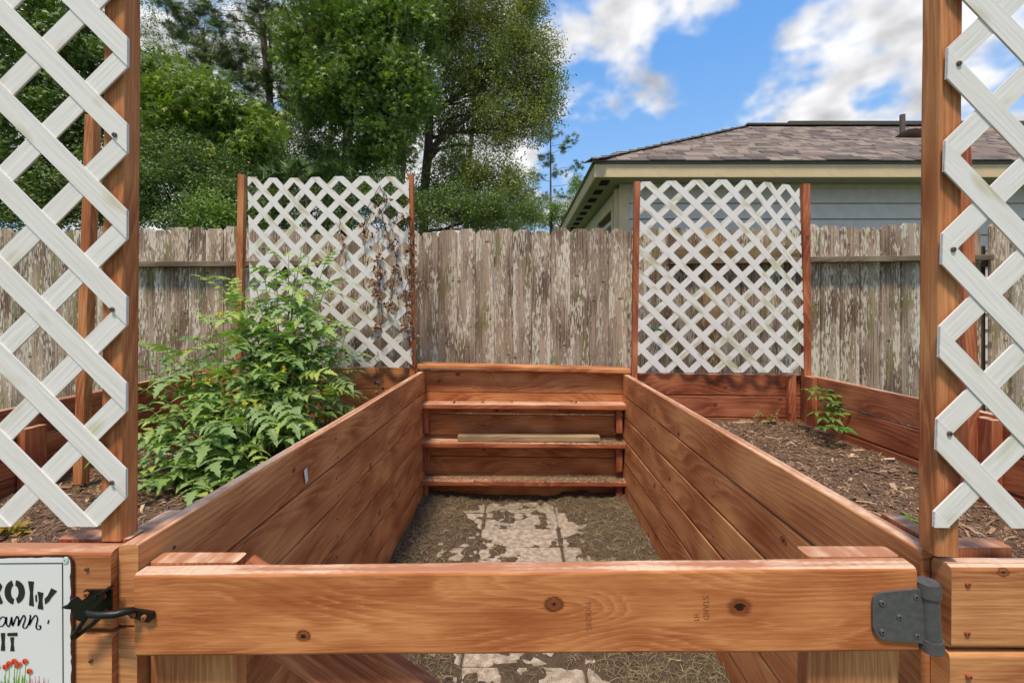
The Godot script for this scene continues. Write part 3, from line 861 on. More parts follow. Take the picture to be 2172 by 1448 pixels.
# ---------------------------------------------------------------- gate
func gate():
	var a := P(284, 1307, 0.770); var b := P(1948, 1294, 0.742)
	var g = thing("gate", "low wooden garden gate with wide front rail, latched across the path", "gate", Vector3(0.02, 0, -0.78))
	var ax := (b - a).normalized()
	var nn := ax.cross(Vector3.UP).normalized() * -1.0
	if nn.z < 0: nn = -nn
	var into := -nn
	var up := nn.cross(ax).normalized()
	if up.y < 0: up = -up
	var rail = board(g, "top_rail", a + into * 0.017, b + into * 0.017, up, 0.140, 0.034, M.gate, Color(1, 1, 1), 0.007, 26, 0.0015)
	# lay the rail's own board picture along its front: u along, v down from the top edge
	var mesh_: ArrayMesh = rail.mesh
	var arr = mesh_.surface_get_arrays(0)
	var uvs: PackedVector2Array = arr[Mesh.ARRAY_TEX_UV]
	for i in uvs.size():
		var q: Vector3 = arr[Mesh.ARRAY_VERTEX][i]
		var fromtop: float = 0.07 - (q - a).dot(up)
		var deep: float = (q - a).dot(into)
		var vv: float = fromtop if fromtop > 0.008 else fromtop - deep
		if fromtop > 0.132: vv = fromtop + deep
		uvs[i] = Vector2((q - a).dot(ax) / 1.4, vv / 0.25)
	arr[Mesh.ARRAY_TEX_UV] = uvs
	var again := MB.new()
	again.v = arr[Mesh.ARRAY_VERTEX]; again.n = arr[Mesh.ARRAY_NORMAL]; again.uv = uvs; again.col = arr[Mesh.ARRAY_COLOR]; again.ix = arr[Mesh.ARRAY_INDEX]
	rail.mesh = again.mesh_with_top(up, 0.0, M.gate, M.worn)
	rail.material_override = null
	# stiles and brace behind the rail
	var ys := [0.848, 0.873]
	var st := 0.0
	for k in 2:
		var x0 := P([314, 1711][k], 1190, [0.805, 0.785][k]).x; var x1 := P([500, 1906][k], 1190, [0.805, 0.785][k]).x
		var z: float = [-0.8235, -0.7975][k]
		part("stile", board_mesh(Vector3((x0 + x1) / 2, 0.06, z), Vector3((x0 + x1) / 2, ys[k], z), Vector3.RIGHT, x1 - x0, 0.034, piece(0.95, 1.05), 0.006, 4, 0.001).mesh_with_top(Vector3.UP, 0.6, M.cedar, M.worn), null, g)
	var p0 := P(480, 1225, 0.82); var p1 := P(1640, 2035, 0.80)
	board(g, "brace", p0 + Vector3(0.012, -0.012, 0.0), Vector3(p1.x, p1.y, -0.80), Vector3(0.6, 0.8, 0), 0.118, 0.032, M.redwood, shade(1.1), 0.007, 4, 0.001)
	board(g, "bottom_rail", Vector3(a.x, 0.14, a.z - 0.017), Vector3(b.x, 0.14, b.z - 0.017), Vector3.UP, 0.14, 0.034, M.cedar, shade(1.0), 0.007)
	# hinge: leaf, barrel with collars, five screws
	var lp := PackedVector2Array()
	var o := P(1848, 1252, 0.7435)
	for q in [[1848, 1276], [1851, 1264], [1858, 1257], [1868, 1253], [1954, 1244], [1957, 1359], [1876, 1354], [1862, 1349], [1853, 1339], [1848, 1325]]:
		var w := P(q[0], q[1], 0.7435)
		lp.append(Vector2((w - o).dot(ax), (w - o).dot(up)))
	var hb := MB.new()
	hb.prism(lp, o + nn * 0.0045, ax, up, 0.004, nn)
	var hinge = part("hinge", hb, M.hinge, g)
	var bx := P(1972, 1300, 0.742)
	var tb := MB.new()
	var bu := P(1968, 1233, 0.742); var bd := P(1976, 1378, 0.742)
	tb.tube([bu.lerp(bd, 0.20), bu.lerp(bd, 0.80)], 0.0145, 18)
	part("barrel", tb, M.hinge, hinge)
	for q in [[0.0, 0.19], [0.81, 1.0]]:
		var cb := MB.new()
		var c0: Vector3 = bu.lerp(bd, q[0]); var c1: Vector3 = bu.lerp(bd, q[1])
		if q[0] < 0.5: cb.tube([c0, c0 + (c1 - c0) * 0.04, c1], [0.0155, 0.0172, 0.0172], 18)
		else: cb.tube([c0, c0 + (c1 - c0) * 0.85, c1], [0.0172, 0.0172, 0.0155], 18)
		part("collar", cb, M.hinge, hinge)
	for q in [[1866, 1274], [1938, 1262], [1903, 1304], [1867, 1335], [1940, 1344]]:
		screw(hinge, P(q[0], q[1], 0.7435) + nn * 0.0045, nn, 0.0048, M.zinc)
	# the bar of the latch is bolted to the rail
	var bar := MB.new()
	var pts := []
	for q in [[184, 1296, 0.748], [192, 1302, 0.744], [215, 1304, 0.742], [245, 1302, 0.744], [268, 1296, 0.752], [282, 1294, 0.760]]: pts.append(P(q[0], q[1], q[2]))
	bar.tube(pts, [0.0035, 0.0062, 0.0064, 0.0062, 0.006, 0.005], 10)
	var foot := PackedVector2Array()
	var fo := P(300, 1300, 0.7655)
	for q in [[272, 1292], [284, 1291], [326, 1297], [327, 1310], [318, 1318], [284, 1309], [274, 1304]]:
		var w := P(q[0], q[1], 0.7655)
		foot.append(Vector2((w - fo).dot(ax), (w - fo).dot(up)))
	bar.prism(foot, fo + nn * 0.003, ax, up, 0.0055, nn)
	var lb = part("latch_bar", bar, M.black_iron, g)
	for q in [[284, 1303], [308, 1307]]: screw(lb, P(q[0], q[1], 0.7645) + nn * 0.003, nn, 0.0048, M.rust)
	# faint grade stamps on the rail
	for q in [["1906285", 1247, 1273, 0.013], ["STAND", 1497, 1262, 0.013], ["HT", 1477, 1300, 0.011]]:
		var tm := TextMesh.new()
		tm.text = q[0]; tm.depth = 0.0006; tm.pixel_size = 0.0005
		var sfnt := SystemFont.new(); sfnt.font_names = PackedStringArray(["Droid Sans"])
		tm.font = sfnt; tm.font_size = int(q[3] / 0.0005); tm.horizontal_alignment = HORIZONTAL_ALIGNMENT_LEFT
		var d: float = lerpf(0.770, 0.742, (q[1] - 284) / 1664.0)
		var m := MeshInstance3D.new()
		m.mesh = tm; m.material_override = M.stamp; m.name = "grade_stamp"
		rail.add_child(m, true)
		m.transform = Transform3D(Basis(-up, ax, nn), P(q[1], q[2], d) + nn * 0.0006)
	# latch on the post beside the gate
	var z := 0.7755
	var l = thing("gate_latch", "black steel gravity latch with rusty screws beside white sign", "latch", P(195, 1300, z))
	var back := MB.new()
	back.prism(poly_px([[180, 1251], [183, 1249], [238, 1249], [239, 1251], [239, 1293], [200, 1300], [181, 1258]], z), P(0, 0, z) + Vector3(0, 0, 0.003), Vector3.RIGHT, Vector3.UP, 0.003, Vector3.BACK)
	var plate = part("back_plate", back, M.black_iron, l)
	screw(plate, P(223, 1261, z) + Vector3(0, 0, 0.003), Vector3.BACK, 0.005, M.rust)
	screw(plate, P(187, 1258, z) + Vector3(0, 0, 0.003), Vector3.BACK, 0.005, M.rust)
	screw(plate, P(228, 1294, z) + Vector3(0, 0, 0.003), Vector3.BACK, 0.0045, M.rust)
	# two cheeks standing off the plate
	for c in [[0.012, [[150, 1288], [205, 1252], [216, 1250], [160, 1300], [152, 1296]]], [0.030, [[150, 1290], [207, 1258], [219, 1252], [212, 1278], [186, 1302], [172, 1318], [160, 1315], [153, 1304]]]]:
		var mb := MB.new()
		mb.prism(poly_px(c[1], z - c[0]), P(0, 0, z - c[0]), Vector3.RIGHT, Vector3.UP, 0.003, Vector3.BACK)
		part("cheek", mb, M.black_iron, l)
	var br := MB.new()
	br.box(P(206, 1262, z - 0.016), Vector3(0.03, 0.004, 0.032), Basis(Vector3.BACK, 0.5))
	part("cheek_web", br, M.black_iron, l)
	var hk := MB.new()
	hk.prism(poly_px([[128, 1289], [141, 1284], [149, 1272], [156, 1270], [166, 1280], [154, 1292], [142, 1292]], z - 0.022), P(0, 0, z - 0.022), Vector3.RIGHT, Vector3.UP, 0.007, Vector3.BACK)
	part("pawl", hk, M.black_iron, l)
	var lv := MB.new()
	var pl := []
	for q in [[186, 1304], [170, 1326], [153, 1350]]: pl.append(P(q[0], q[1], z - 0.026))
	var ql := []
	for q in [[212, 1308], [190, 1328], [160, 1350], [153, 1352]]: ql.append(P(q[0], q[1], z - 0.020))
	lv.tube(pl, 0.0035, 8)
	lv.tube(ql, 0.0038, 8)
	part("handle", lv, M.black_iron, l)

func poly_px(list, d) -> PackedVector2Array:
	var out := PackedVector2Array()
	var o := P(0, 0, d)
	for q in list:
		var w := P(q[0], q[1], d)
		out.append(Vector2(w.x - o.x, w.y - o.y))
	return out

# ---------------------------------------------------------------- lattice trellises
# u, v in lattice pitches; where() turns them into the place of the sheet. Strips run both ways, the falling ones in front.
func lattice(parent, u0, u1, v0, v1, node_u, node_v, mat, where: Callable, off: Vector3, steps_ = 1, back_layer = 1, half = 0.166, tone = [0.97, 1.06]):
	
	var rect := PackedVector2Array([Vector2(u0, v0), Vector2(u1, v0), Vector2(u1, v1), Vector2(u0, v1)])
	for layer in 2:
		var sgn: float = -1.0 if layer == 0 else 1.0      # v = sgn * u + c
		var cs := []
		for k in range(-40, 60): cs.append(node_v - sgn * node_u + k)
		for c in cs:
			var dlt: float = half
			var q := PackedVector2Array()
			for e in [[u0 - 1.0, -dlt], [u1 + 1.0, -dlt], [u1 + 1.0, dlt], [u0 - 1.0, dlt]]: q.append(Vector2(e[0], sgn * e[0] + c + e[1]))
			var cut = Geometry2D.intersect_polygons(q, rect)
			if cut.is_empty(): continue
			var mb := MB.new()
			mb.tint = shade(rng.randf_range(tone[0], tone[1]), rng.randf_range(0.0, 0.012))
			var uvo := Vector2(rng.randf(), rng.randf())
			var nslab: int = max(1, int((u1 - u0) * steps_))
			for s in nslab:
				var a: float = u0 + (u1 - u0) * s / nslab; var b: float = u0 + (u1 - u0) * (s + 1) / nslab
				var slab := PackedVector2Array([Vector2(a, v0 - 1), Vector2(b, v0 - 1), Vector2(b, v1 + 1), Vector2(a, v1 + 1)])
				for poly in (Geometry2D.intersect_polygons(cut[0], slab) if nslab > 1 else cut):
					sheet_piece(mb, poly, where, off * (1.0 if layer == back_layer else 0.0), sgn, uvo, a if s > 0 else -999.0, b if s < nslab - 1 else 999.0)
			if mb.v.size() > 0 and Geometry2D.is_polygon_clockwise(cut[0]) in [true, false]: part("slat", mb, mat, parent)

func sheet_piece(mb, poly, where: Callable, off: Vector3, sgn, uvo, ca, cb):
	var idx = Geometry2D.triangulate_polygon(poly)
	if idx.is_empty(): return
	var th := 0.0032
	var pts := []; var tuv := []
	for q in poly:
		pts.append(where.call(q.x, q.y) + off)
		tuv.append(uvo + Vector2((q.x + sgn * q.y) * 0.152 / 1.2, (q.x - sgn * q.y) * 0.152 * 2.2))
	var nn := Vector3.BACK
	var f0 = mb.v.size()
	for k in pts.size(): mb.vert(pts[k], nn, tuv[k])
	for k in range(0, idx.size(), 3): mb.oriented(f0 + idx[k], f0 + idx[k + 1], f0 + idx[k + 2], nn)
	var b0 = mb.v.size()
	for k in pts.size(): mb.vert(pts[k] - nn * th, -nn, tuv[k])
	for k in range(0, idx.size(), 3): mb.oriented(b0 + idx[k], b0 + idx[k + 1], b0 + idx[k + 2], -nn)
	var mid := Vector2.ZERO
	for q in poly: mid += q
	mid /= poly.size()
	for k in poly.size():
		var l: int = (k + 1) % poly.size()
		var p: Vector2 = poly[k]; var q: Vector2 = poly[l]
		if (absf(p.x - ca) < 1e-4 and absf(q.x - ca) < 1e-4) or (absf(p.x - cb) < 1e-4 and absf(q.x - cb) < 1e-4): continue
		var e: Vector3 = pts[l] - pts[k]
		if e.length() < 1e-6: continue
		var out := e.cross(nn).normalized()
		var cen: Vector3 = where.call(mid.x, mid.y) + off
		if out.dot(pts[k] - cen) < 0: out = -out
		var i = mb.vert(pts[k], out, tuv[k]); var j = mb.vert(pts[l], out, tuv[l]); var m = mb.vert(pts[l] - nn * th, out, tuv[l]); var n = mb.vert(pts[k] - nn * th, out, tuv[k])
		mb.oriented(i, j, m, out); mb.oriented(i, m, n, out)

func interp(table, k: float) -> float:
	var i := clampi(int(floor(k)), 0, table.size() - 2)
	return lerpf(table[i], table[i + 1], k - i)

func trellises():
	# near left: crossings on its right edge and on its bottom edge; pitch 183.3 px at 0.80 m
	var t = thing("trellis", "large white lattice trellis on stained post beside the white sign", "trellis", Vector3(-1.2, 0.88, -0.82))
	var z := 0.797
	var w1 := func(u, v): return P(265.0 - u * 183.5 + v * 0.6, 1117.0 - v * 183.4, z)
	lattice(t, 0.0, 7.0, 0.0, 8.2, 0.0, 0.5, M.vinyl0, w1, Vector3(0, 0, -0.0022), 1, 0)
	board(t, "post", Vector3(-0.7290, 0.884, -0.8285), Vector3(-0.7195, 2.4, -0.8285), Vector3.RIGHT, 0.037, 0.036, M.cedar, shade(0.86, 0.06), 0.003, 12, 0.001)
	board(t, "post", Vector3(-1.70, 0.884, -0.8285), Vector3(-1.70, 2.4, -0.8285), Vector3.RIGHT, 0.037, 0.036, M.cedar, shade(0.86, 0.06), 0.003, 12, 0.001)
	for q in [[243, 286], [238, 656], [237, 1023]]: screw(t, P(q[0], q[1], z) + Vector3(0, 0, 0.001), Vector3.BACK, 0.0042, M.brown_screw)
	# near right: a little out of square
	var t2 = thing("trellis", "large white lattice trellis with chipped edge on stained post near hinge", "trellis", Vector3(1.3, 0.88, -0.76))
	z = 0.744
	var w2 := func(u, v): return P(1984.0 + u * 196.0 + v * 5.6, 1119.0 - v * 197.2 + u * 1.5, z)
	lattice(t2, 0.0, 6.0, 0.0, 7.4, 0.0, 0.0, M.vinyl0, w2, Vector3(0, 0, -0.0022))
	board(t2, "post", Vector3(0.7190, 0.886, -0.7740), Vector3(0.7310, 2.4, -0.7740), Vector3.RIGHT, 0.038, 0.036, M.cedar, shade(0.95), 0.003, 12, 0.0015)
	board(t2, "post", Vector3(1.70, 0.886, -0.7740), Vector3(1.70, 2.4, -0.7740), Vector3.RIGHT, 0.038, 0.036, M.cedar, shade(0.95), 0.003, 12, 0.0015)
	for q in [[2034, 135], [2022, 529], [2014, 919]]: screw(t2, P(q[0], q[1], z) + Vector3(0, 0, 0.001), Vector3.BACK, 0.0042, M.brown_screw)
	# far left, squeezed between its posts
	var t3 = thing("trellis", "white lattice trellis behind the tomato plant with dead vine hanging on it", "trellis", P(690, 780, 2.97))
	var top3 := [534.0, 578.0, 623.0, 667.5, 718.0, 772.0, 827.0, 882.0]
	var w3 := func(u, v):
		var k: float = v / 8.0
		var d: float = 2.965 + 0.018 * sin(u * 0.8) * 1.0
		return P(interp(top3, u) + 8.0 * k, 375.0 + 405.0 * k + 2.0 * sin(u), d)
	lattice(t3, -0.22, 6.72, 0.0, 8.0, 0.0, 0.0, M.vinyl1, w3, Vector3(0, 0, -0.0012), 1.0, 0, 0.182)
	var pa := P(505, 790, 2.995); var pb := P(514, 371, 2.995)
	board(t3, "post", Vector3(pa.x, 0.54, pa.z), pb, Vector3.RIGHT, 0.042, 0.038, M.cedar, shade(0.92), 0.003, 8, 0.001)
	pa = P(876, 790, 2.985); pb = P(871, 371, 2.985)
	board(t3, "post", Vector3(pa.x, 0.6, pa.z), pb, Vector3.RIGHT, 0.036, 0.038, M.cedar, shade(0.86, 0.08), 0.003, 8, 0.001)
	# far right
	var t4 = thing("trellis", "white mossy lattice trellis behind the mostly bare mulch bed", "trellis", P(1530, 789, 2.97))
	var top4 := [1370.0, 1424.0, 1478.5, 1532.7, 1585.0, 1629.0, 1668.0, 1706.0]; var bot4 := [1359.0, 1411.0, 1462.0, 1514.0, 1567.0, 1621.0, 1671.0, 1722.0]
	var tip4 := [385.0, 383.0, 381.0, 380.5, 381.5, 386.0, 391.0, 396.0]
	var w4 := func(u, v):
		var k: float = v / 8.0
		return P(lerpf(interp(top4, u), interp(bot4, u), k), lerpf(interp(tip4, u), 790.0, k), 2.955 + 0.02 * sin(u * 0.7 + 1.0))
	lattice(t4, -0.2, 6.75, 0.0, 8.0, 0.0, 0.0, M.vinyl1, w4, Vector3(0, 0, -0.0012), 1.0, 0, 0.182)
	pa = P(1344, 797, 2.985); pb = P(1351, 386, 2.985)
	board(t4, "post", Vector3(pa.x, 0.6, pa.z), pb, Vector3.RIGHT, 0.036, 0.038, M.redwood, shade(0.95), 0.003, 8, 0.001)
	pa = P(1713, 790, 2.955); pb = P(1708, 391, 2.955)
	board(t4, "post", Vector3(pa.x - 0.004, 0.50, pa.z), pb, Vector3.RIGHT, 0.046, 0.040, M.redwood, shade(1.05), 0.003, 8, 0.001)
	# single posts half way along the side walls
	var p5 = thing("trellis_post", "lone slender stained post with dark knots leaning beside raised bed wall", "post", P(176, 900, 1.95), "slender posts half way along the bed sides")
	board(p5, "shaft", P(171, 950, 1.95) + Vector3(0, -0.15, 0), P(197, 246, 1.95), Vector3.RIGHT, 0.040, 0.038, M.cedar, shade(0.92), 0.003, 10, 0.0015)
	var p6 = thing("trellis_post", "lone slender stained post standing behind the chipped lattice trellis", "post", P(2052, 950, 1.88), "slender posts half way along the bed sides")
	board(p6, "shaft", P(2060, 950, 1.84) + Vector3(0, -0.15, 0), P(2036, 262, 1.84), Vector3.RIGHT, 0.05, 0.045, M.redwood, shade(1.1), 0.003, 10, 0.0015)

# ---------------------------------------------------------------- the sign
func strokes(parent, called, z, list, mat):
	var mb := MB.new()
	for poly in list: mb.prism(poly_px(poly, z), P(0, 0, z) + Vector3(0, 0, 0.0006), Vector3.RIGHT, Vector3.UP, 0.0008, Vector3.BACK)
	return part(called, mb, mat, parent)

func arc_px(cx, cy, rx, ry, wx, wy, a0, a1, n = 9):
	var out := []
	for k in n + 1:
		var q := deg_to_rad(lerpf(a0, a1, float(k) / n))
		out.append([cx + cos(q) * rx, cy - sin(q) * ry])
	for k in n + 1:
		var q := deg_to_rad(lerpf(a1, a0, float(k) / n))
		out.append([cx + cos(q) * (rx - wx), cy - sin(q) * (ry - wy)])
	return out

func script_stroke(mb, pts, z, w):
	# a brush line: a flat ribbon through the points, smoothed
	var c := Curve2D.new()
	for k in pts.size():
		var p := Vector2(pts[k][0], pts[k][1])
		var a := Vector2(pts[max(k - 1, 0)][0], pts[max(k - 1, 0)][1]); var b := Vector2(pts[min(k + 1, pts.size() - 1)][0], pts[min(k + 1, pts.size() - 1)][1])
		c.add_point(p, (a - b) * 0.17, (b - a) * 0.17)
	var q = c.tessellate(4, 5)
	var l := []; var r := []
	for k in q.size():
		var d: Vector2 = (q[min(k + 1, q.size() - 1)] - q[max(k - 1, 0)]).normalized()
		var wd: float = w * (0.55 + 0.6 * absf(d.y))
		l.append(q[k] + d.orthogonal() * wd); r.append(q[k] - d.orthogonal() * wd)
	for k in q.size() - 1:
		var zz := Vector3(0, 0, 0.0006)
		mb.quad(P(l[k].x, l[k].y, z) + zz, P(l[k + 1].x, l[k + 1].y, z) + zz, P(r[k + 1].x, r[k + 1].y, z) + zz, P(r[k].x, r[k].y, z) + zz)
	for i in mb.n.size(): mb.n[i] = Vector3.BACK

func sign_plate():
	var z := 0.7735
	var s = thing("sign", "white metal garden sign with rust-red edge and dark bamboo-style lettering", "sign", P(10, 1480, z))
	var outer := poly_px([[-130, 1187], [-124, 1181], [141, 1177], [149, 1181], [153, 1190], [156, 1560], [-130, 1560]], z)
	var mb := MB.new()
	mb.prism(outer, P(0, 0, z), Vector3.RIGHT, Vector3.UP, 0.0015, Vector3.BACK)
	var plate = part("plate", mb, M.sign_red, s)
	var edge := []
	var zi := z - 0.0004
	for k in 30: edge.append([-124 + k * 9.0, 1186.0 - 0.014 * k * 9.0 + rng.randf_range(-1.5, 1.5)])
	for k in 40: edge.append([147.5 + k * 0.08 + rng.randf_range(-1.6, 1.2), 1187.0 + k * 9.0])
	edge.append([-124, 1552])
	mb = MB.new()
	mb.prism(poly_px(edge, zi), P(0, 0, zi), Vector3.RIGHT, Vector3.UP, 0.0003, Vector3.BACK)
	part("face", mb, M.sign_white, plate)
	var zl := z - 0.0006
	strokes(s, "border_line", zl, [[[-120, 1195.0], [131, 1193], [131, 1194.4], [-120, 1196.4]], [[131, 1193], [132.6, 1193], [134.5, 1550], [132.9, 1550]]], M.ink)
	var rv := MB.new()
	rv.tint = Color(0.55, 0.75, 0.66)
	rv.tube([P(139, 1187, z) + Vector3(0, 0, -0.002), P(139, 1187, z) + Vector3(0, 0, 0.0022)], [0.0056, 0.0050], 14)
	rv.tint = Color(0.1, 0.1, 0.1)
	rv.disc(P(139, 1187, z) + Vector3(0, 0, 0.0026), Vector3.BACK, 0.0012, 8)
	part("rivet", rv, M.print, s)
	# R (mostly out of view), O, W as bamboo canes with stencil gaps
	strokes(s, "letter_r", zl, [[[-28, 1232], [-19, 1230], [-17, 1282], [-27, 1283]], [[-16, 1231], [-3, 1233], [4, 1243], [0, 1253], [-14, 1257], [-14, 1249], [-6, 1246], [-7, 1241], [-15, 1239]], [[-11, 1259], [-3, 1256], [5, 1277], [2, 1280], [-5, 1280]]], M.ink)
	strokes(s, "letter_o", zl, [arc_px(30, 1255, 21, 26, 13, 11, 108, 262), arc_px(31, 1255, 21, 25, 13, 11, -74, 84)], M.ink)
	strokes(s, "letter_w", zl, [[[59, 1232], [71, 1233], [69, 1256], [71, 1285], [61, 1283], [63, 1256]], [[74, 1262], [77, 1260], [78, 1275], [75, 1276]], [[79, 1254], [91, 1257], [89, 1272], [91, 1292], [79, 1290], [82, 1272]], [[108, 1247], [120, 1253], [108, 1267], [103, 1275], [95, 1281], [94, 1269], [101, 1262]]], M.ink)
	var sc := MB.new()
	script_stroke(sc, [[12, 1312], [6, 1307], [-2, 1313], [-4, 1323], [2, 1328], [9, 1321], [13, 1308], [13, 1322], [18, 1328], [22, 1318], [24, 1308], [26, 1326], [31, 1314], [36, 1306], [39, 1314], [38, 1326], [44, 1313], [50, 1304], [53, 1312], [48, 1328], [54, 1331], [60, 1322], [63, 1312], [64, 1303]], zl, 1.25)
	script_stroke(sc, [[64, 1303], [63, 1318], [62, 1324], [68, 1312], [75, 1304], [79, 1312], [76, 1328], [80, 1334], [85, 1332], [85, 1326], [81, 1327]], zl, 1.25)
	script_stroke(sc, [[103, 1314], [101, 1322]], zl, 1.2)
	part("script_lettering", sc, M.ink, s)
	strokes(s, "letter_i", zl, [[[1, 1342], [10, 1342], [9, 1361], [10, 1379], [1, 1379], [3, 1361]]], M.ink)
	strokes(s, "letter_t", zl, [[[15, 1342], [36, 1341], [36, 1348], [15, 1348]], [[21, 1351], [29, 1351], [28, 1365], [30, 1380], [21, 1380], [23, 1365]]], M.ink)
	# printed flowers
	var fl := MB.new()
	for k in 46:
		fl.tint = [Color(0.25, 0.50, 0.06), Color(0.42, 0.66, 0.10), Color(0.10, 0.30, 0.04)][k % 3]
		var bx: float = -60 + k * 2.9 + rng.randf_range(-2, 2); var hh := rng.randf_range(14, 42)
		var lx := bx + rng.randf_range(-8, 8)
		fl.prism(poly_px([[bx - 2.0, 1470], [bx + 2.0, 1470], [lx, 1470 - hh]], zl), P(0, 0, zl) + Vector3(0, 0, 0.0003 + 0.00002 * k), Vector3.RIGHT, Vector3.UP, 0.0005, Vector3.BACK)
	for q in [[12, 1413, 7], [20, 1406, 7], [31, 1401, 7], [42, 1407, 6], [54, 1401, 7], [63, 1422, 7], [36, 1411, 5], [-6, 1412, 7], [-24, 1402, 7], [-40, 1414, 7]]:
		fl.tint = Color(0.28, 0.45, 0.08)
		fl.prism(poly_px([[q[0] - 0.7, q[1]], [q[0] + 0.7, q[1]], [q[0] - 3, 1465], [q[0] - 4.5, 1465]], zl), P(0, 0, zl) + Vector3(0, 0, 0.0002), Vector3.RIGHT, Vector3.UP, 0.0004, Vector3.BACK)
		for j in 5:
			fl.tint = [Color(0.60, 0.03, 0.02), Color(0.78, 0.10, 0.03), Color(0.42, 0.02, 0.02)][j % 3]
			fl.disc(P(q[0] + cos(j * 1.26) * q[2] * 0.4, q[1] + sin(j * 1.26) * q[2] * 0.4, zl) + Vector3(0, 0, 0.0014 + 0.00005 * j), Vector3.BACK, q[2] * 0.00042, 8)
	for k in 10:
		fl.tint = Color(0.75, 0.15, 0.25)
		var bx: float = 68 + k * 3.5
		fl.prism(poly_px([[bx - 0.9, 1470], [bx + 0.9, 1470], [bx + rng.randf_range(-6, 6), 1436 + rng.randf_range(-4, 8)]], zl), P(0, 0, zl) + Vector3(0, 0, 0.0004), Vector3.RIGHT, Vector3.UP, 0.0004, Vector3.BACK)
	part("flower_print", fl, M.print, s)

# ---------------------------------------------------------------- soil
func soil_height(x, z) -> float:
	return 0.535 + 0.022 * wn.get_noise_2d(x * 28.0 + 11, z * 28.0) + 0.010 * wn.get_noise_2d(x * 130.0, z * 130.0 + 50) + 0.004 * wn.get_noise_2d(x * 520.0, z * 520.0) + 0.02 * smoothstep(-2.5, -3.0, z)

func chip_mesh(seed_) -> ArrayMesh:
	var r := RandomNumberGenerator.new(); r.seed = seed_
	var mb := MB.new()
	var p := []
	for k in 3: p.append([Vector3(-0.5 + k * 0.5, r.randf_range(-0.05, 0.08) + (0.06 if k == 1 else 0.0), -r.randf_range(0.08, 0.2)), Vector3(-0.5 + k * 0.5, r.randf_range(-0.05, 0.05), r.randf_range(0.08, 0.2))])
	var up := Vector3(0, 0.07, 0)
	for k in 2:
		mb.quad(p[k][1] + up, p[k + 1][1] + up, p[k + 1][0] + up, p[k][0] + up)
		mb.quad(p[k][1], p[k + 1][1], p[k + 1][1] + up, p[k][1] + up)
		mb.quad(p[k + 1][0], p[k][0], p[k][0] + up, p[k + 1][0] + up)
	mb.quad(p[2][1], p[2][0], p[2][0] + up, p[2][1] + up)
	mb.quad(p[0][0], p[0][1], p[0][1] + up, p[0][0] + up)
	return mb.mesh()

func soil_and_mulch():
	var lab := ["dark mulch soil filling the bed under the tomato plant", "brown mulch soil filling the mostly bare bed"]
	for side in 2:
		var x0: float = [-2.09, 0.735][side]; var x1: float = [-0.69, 1.90][side]
		var mb := grid(x0, x1, -2.995, -0.815, 90, 130, soil_height)
		var s = structure(part("soil", mb, M.soil))
		s.set_meta("label", lab[side])
		for variant in 3:
			var xf := []; var cols := []
			for k in 8500:
				var x := rng.randf_range(x0 + 0.02, x1 - 0.02); var z := rng.randf_range(-2.98, -1.25)
				var L: float = rng.randf_range(0.007, 0.023) if rng.randf() < 0.94 else rng.randf_range(0.03, 0.07)
				var b := Basis.from_euler(Vector3(rng.randfn(0, 0.28), rng.randf() * TAU, rng.randfn(0, 0.22))).scaled_local(Vector3(L, L * rng.randf_range(0.25, 0.5), L * rng.randf_range(0.35, 0.9)))
				xf.append(Transform3D(b, Vector3(x, soil_height(x, z) + rng.randf_range(-0.002, 0.006), z)))
				var c := rng.randf()
				var col: Color = Color(0.11, 0.066, 0.044).lerp(Color(0.37, 0.225, 0.135), c * c)
				if rng.randf() < 0.13: col = Color(0.46, 0.335, 0.20) * rng.randf_range(0.7, 1.2)
				if rng.randf() < 0.012: col = Color(0.62, 0.55, 0.47)
				cols.append(col)
			var o = scatter("mulch", chip_mesh(40 + variant), M.chip, xf, cols)
			tag(o, "loose bark mulch chips on the soil of bed with the tomato plant" if side == 0 else "loose bark mulch chips on the soil of the mostly bare bed", "mulch", "mulch chips", "stuff")

func blade_mesh(seed_) -> ArrayMesh:
	var r := RandomNumberGenerator.new(); r.seed = seed_
	var mb := MB.new()
	var bend := r.randf_range(-0.5, 0.5); var rise := r.randf_range(0.05, 0.25)
	var last = null
	for k in 5:
		var t: float = k / 4.0
		var p := Vector3(t - 0.5, rise * sin(t * PI), bend * (t - 0.5) * (t - 0.5))
		var w := 0.014 * (1.0 - 0.7 * t)
		var cur := [p - Vector3(0, 0, w), p + Vector3(0, 0, w)]
		if last: mb.quad(last[1], cur[1], cur[0], last[0])
		last = cur
	return mb.mesh()

func straw_color() -> Color:
	var c := rng.randf()
	if c < 0.66: return Color(0.36, 0.285, 0.17).lerp(Color(0.22, 0.165, 0.09), rng.randf())
	if c < 0.92: return Color(0.24, 0.20, 0.105).lerp(Color(0.14, 0.125, 0.055), rng.randf())
	if c < 0.97: return Color(0.10, 0.17, 0.05)
	return Color(0.55, 0.47, 0.32)

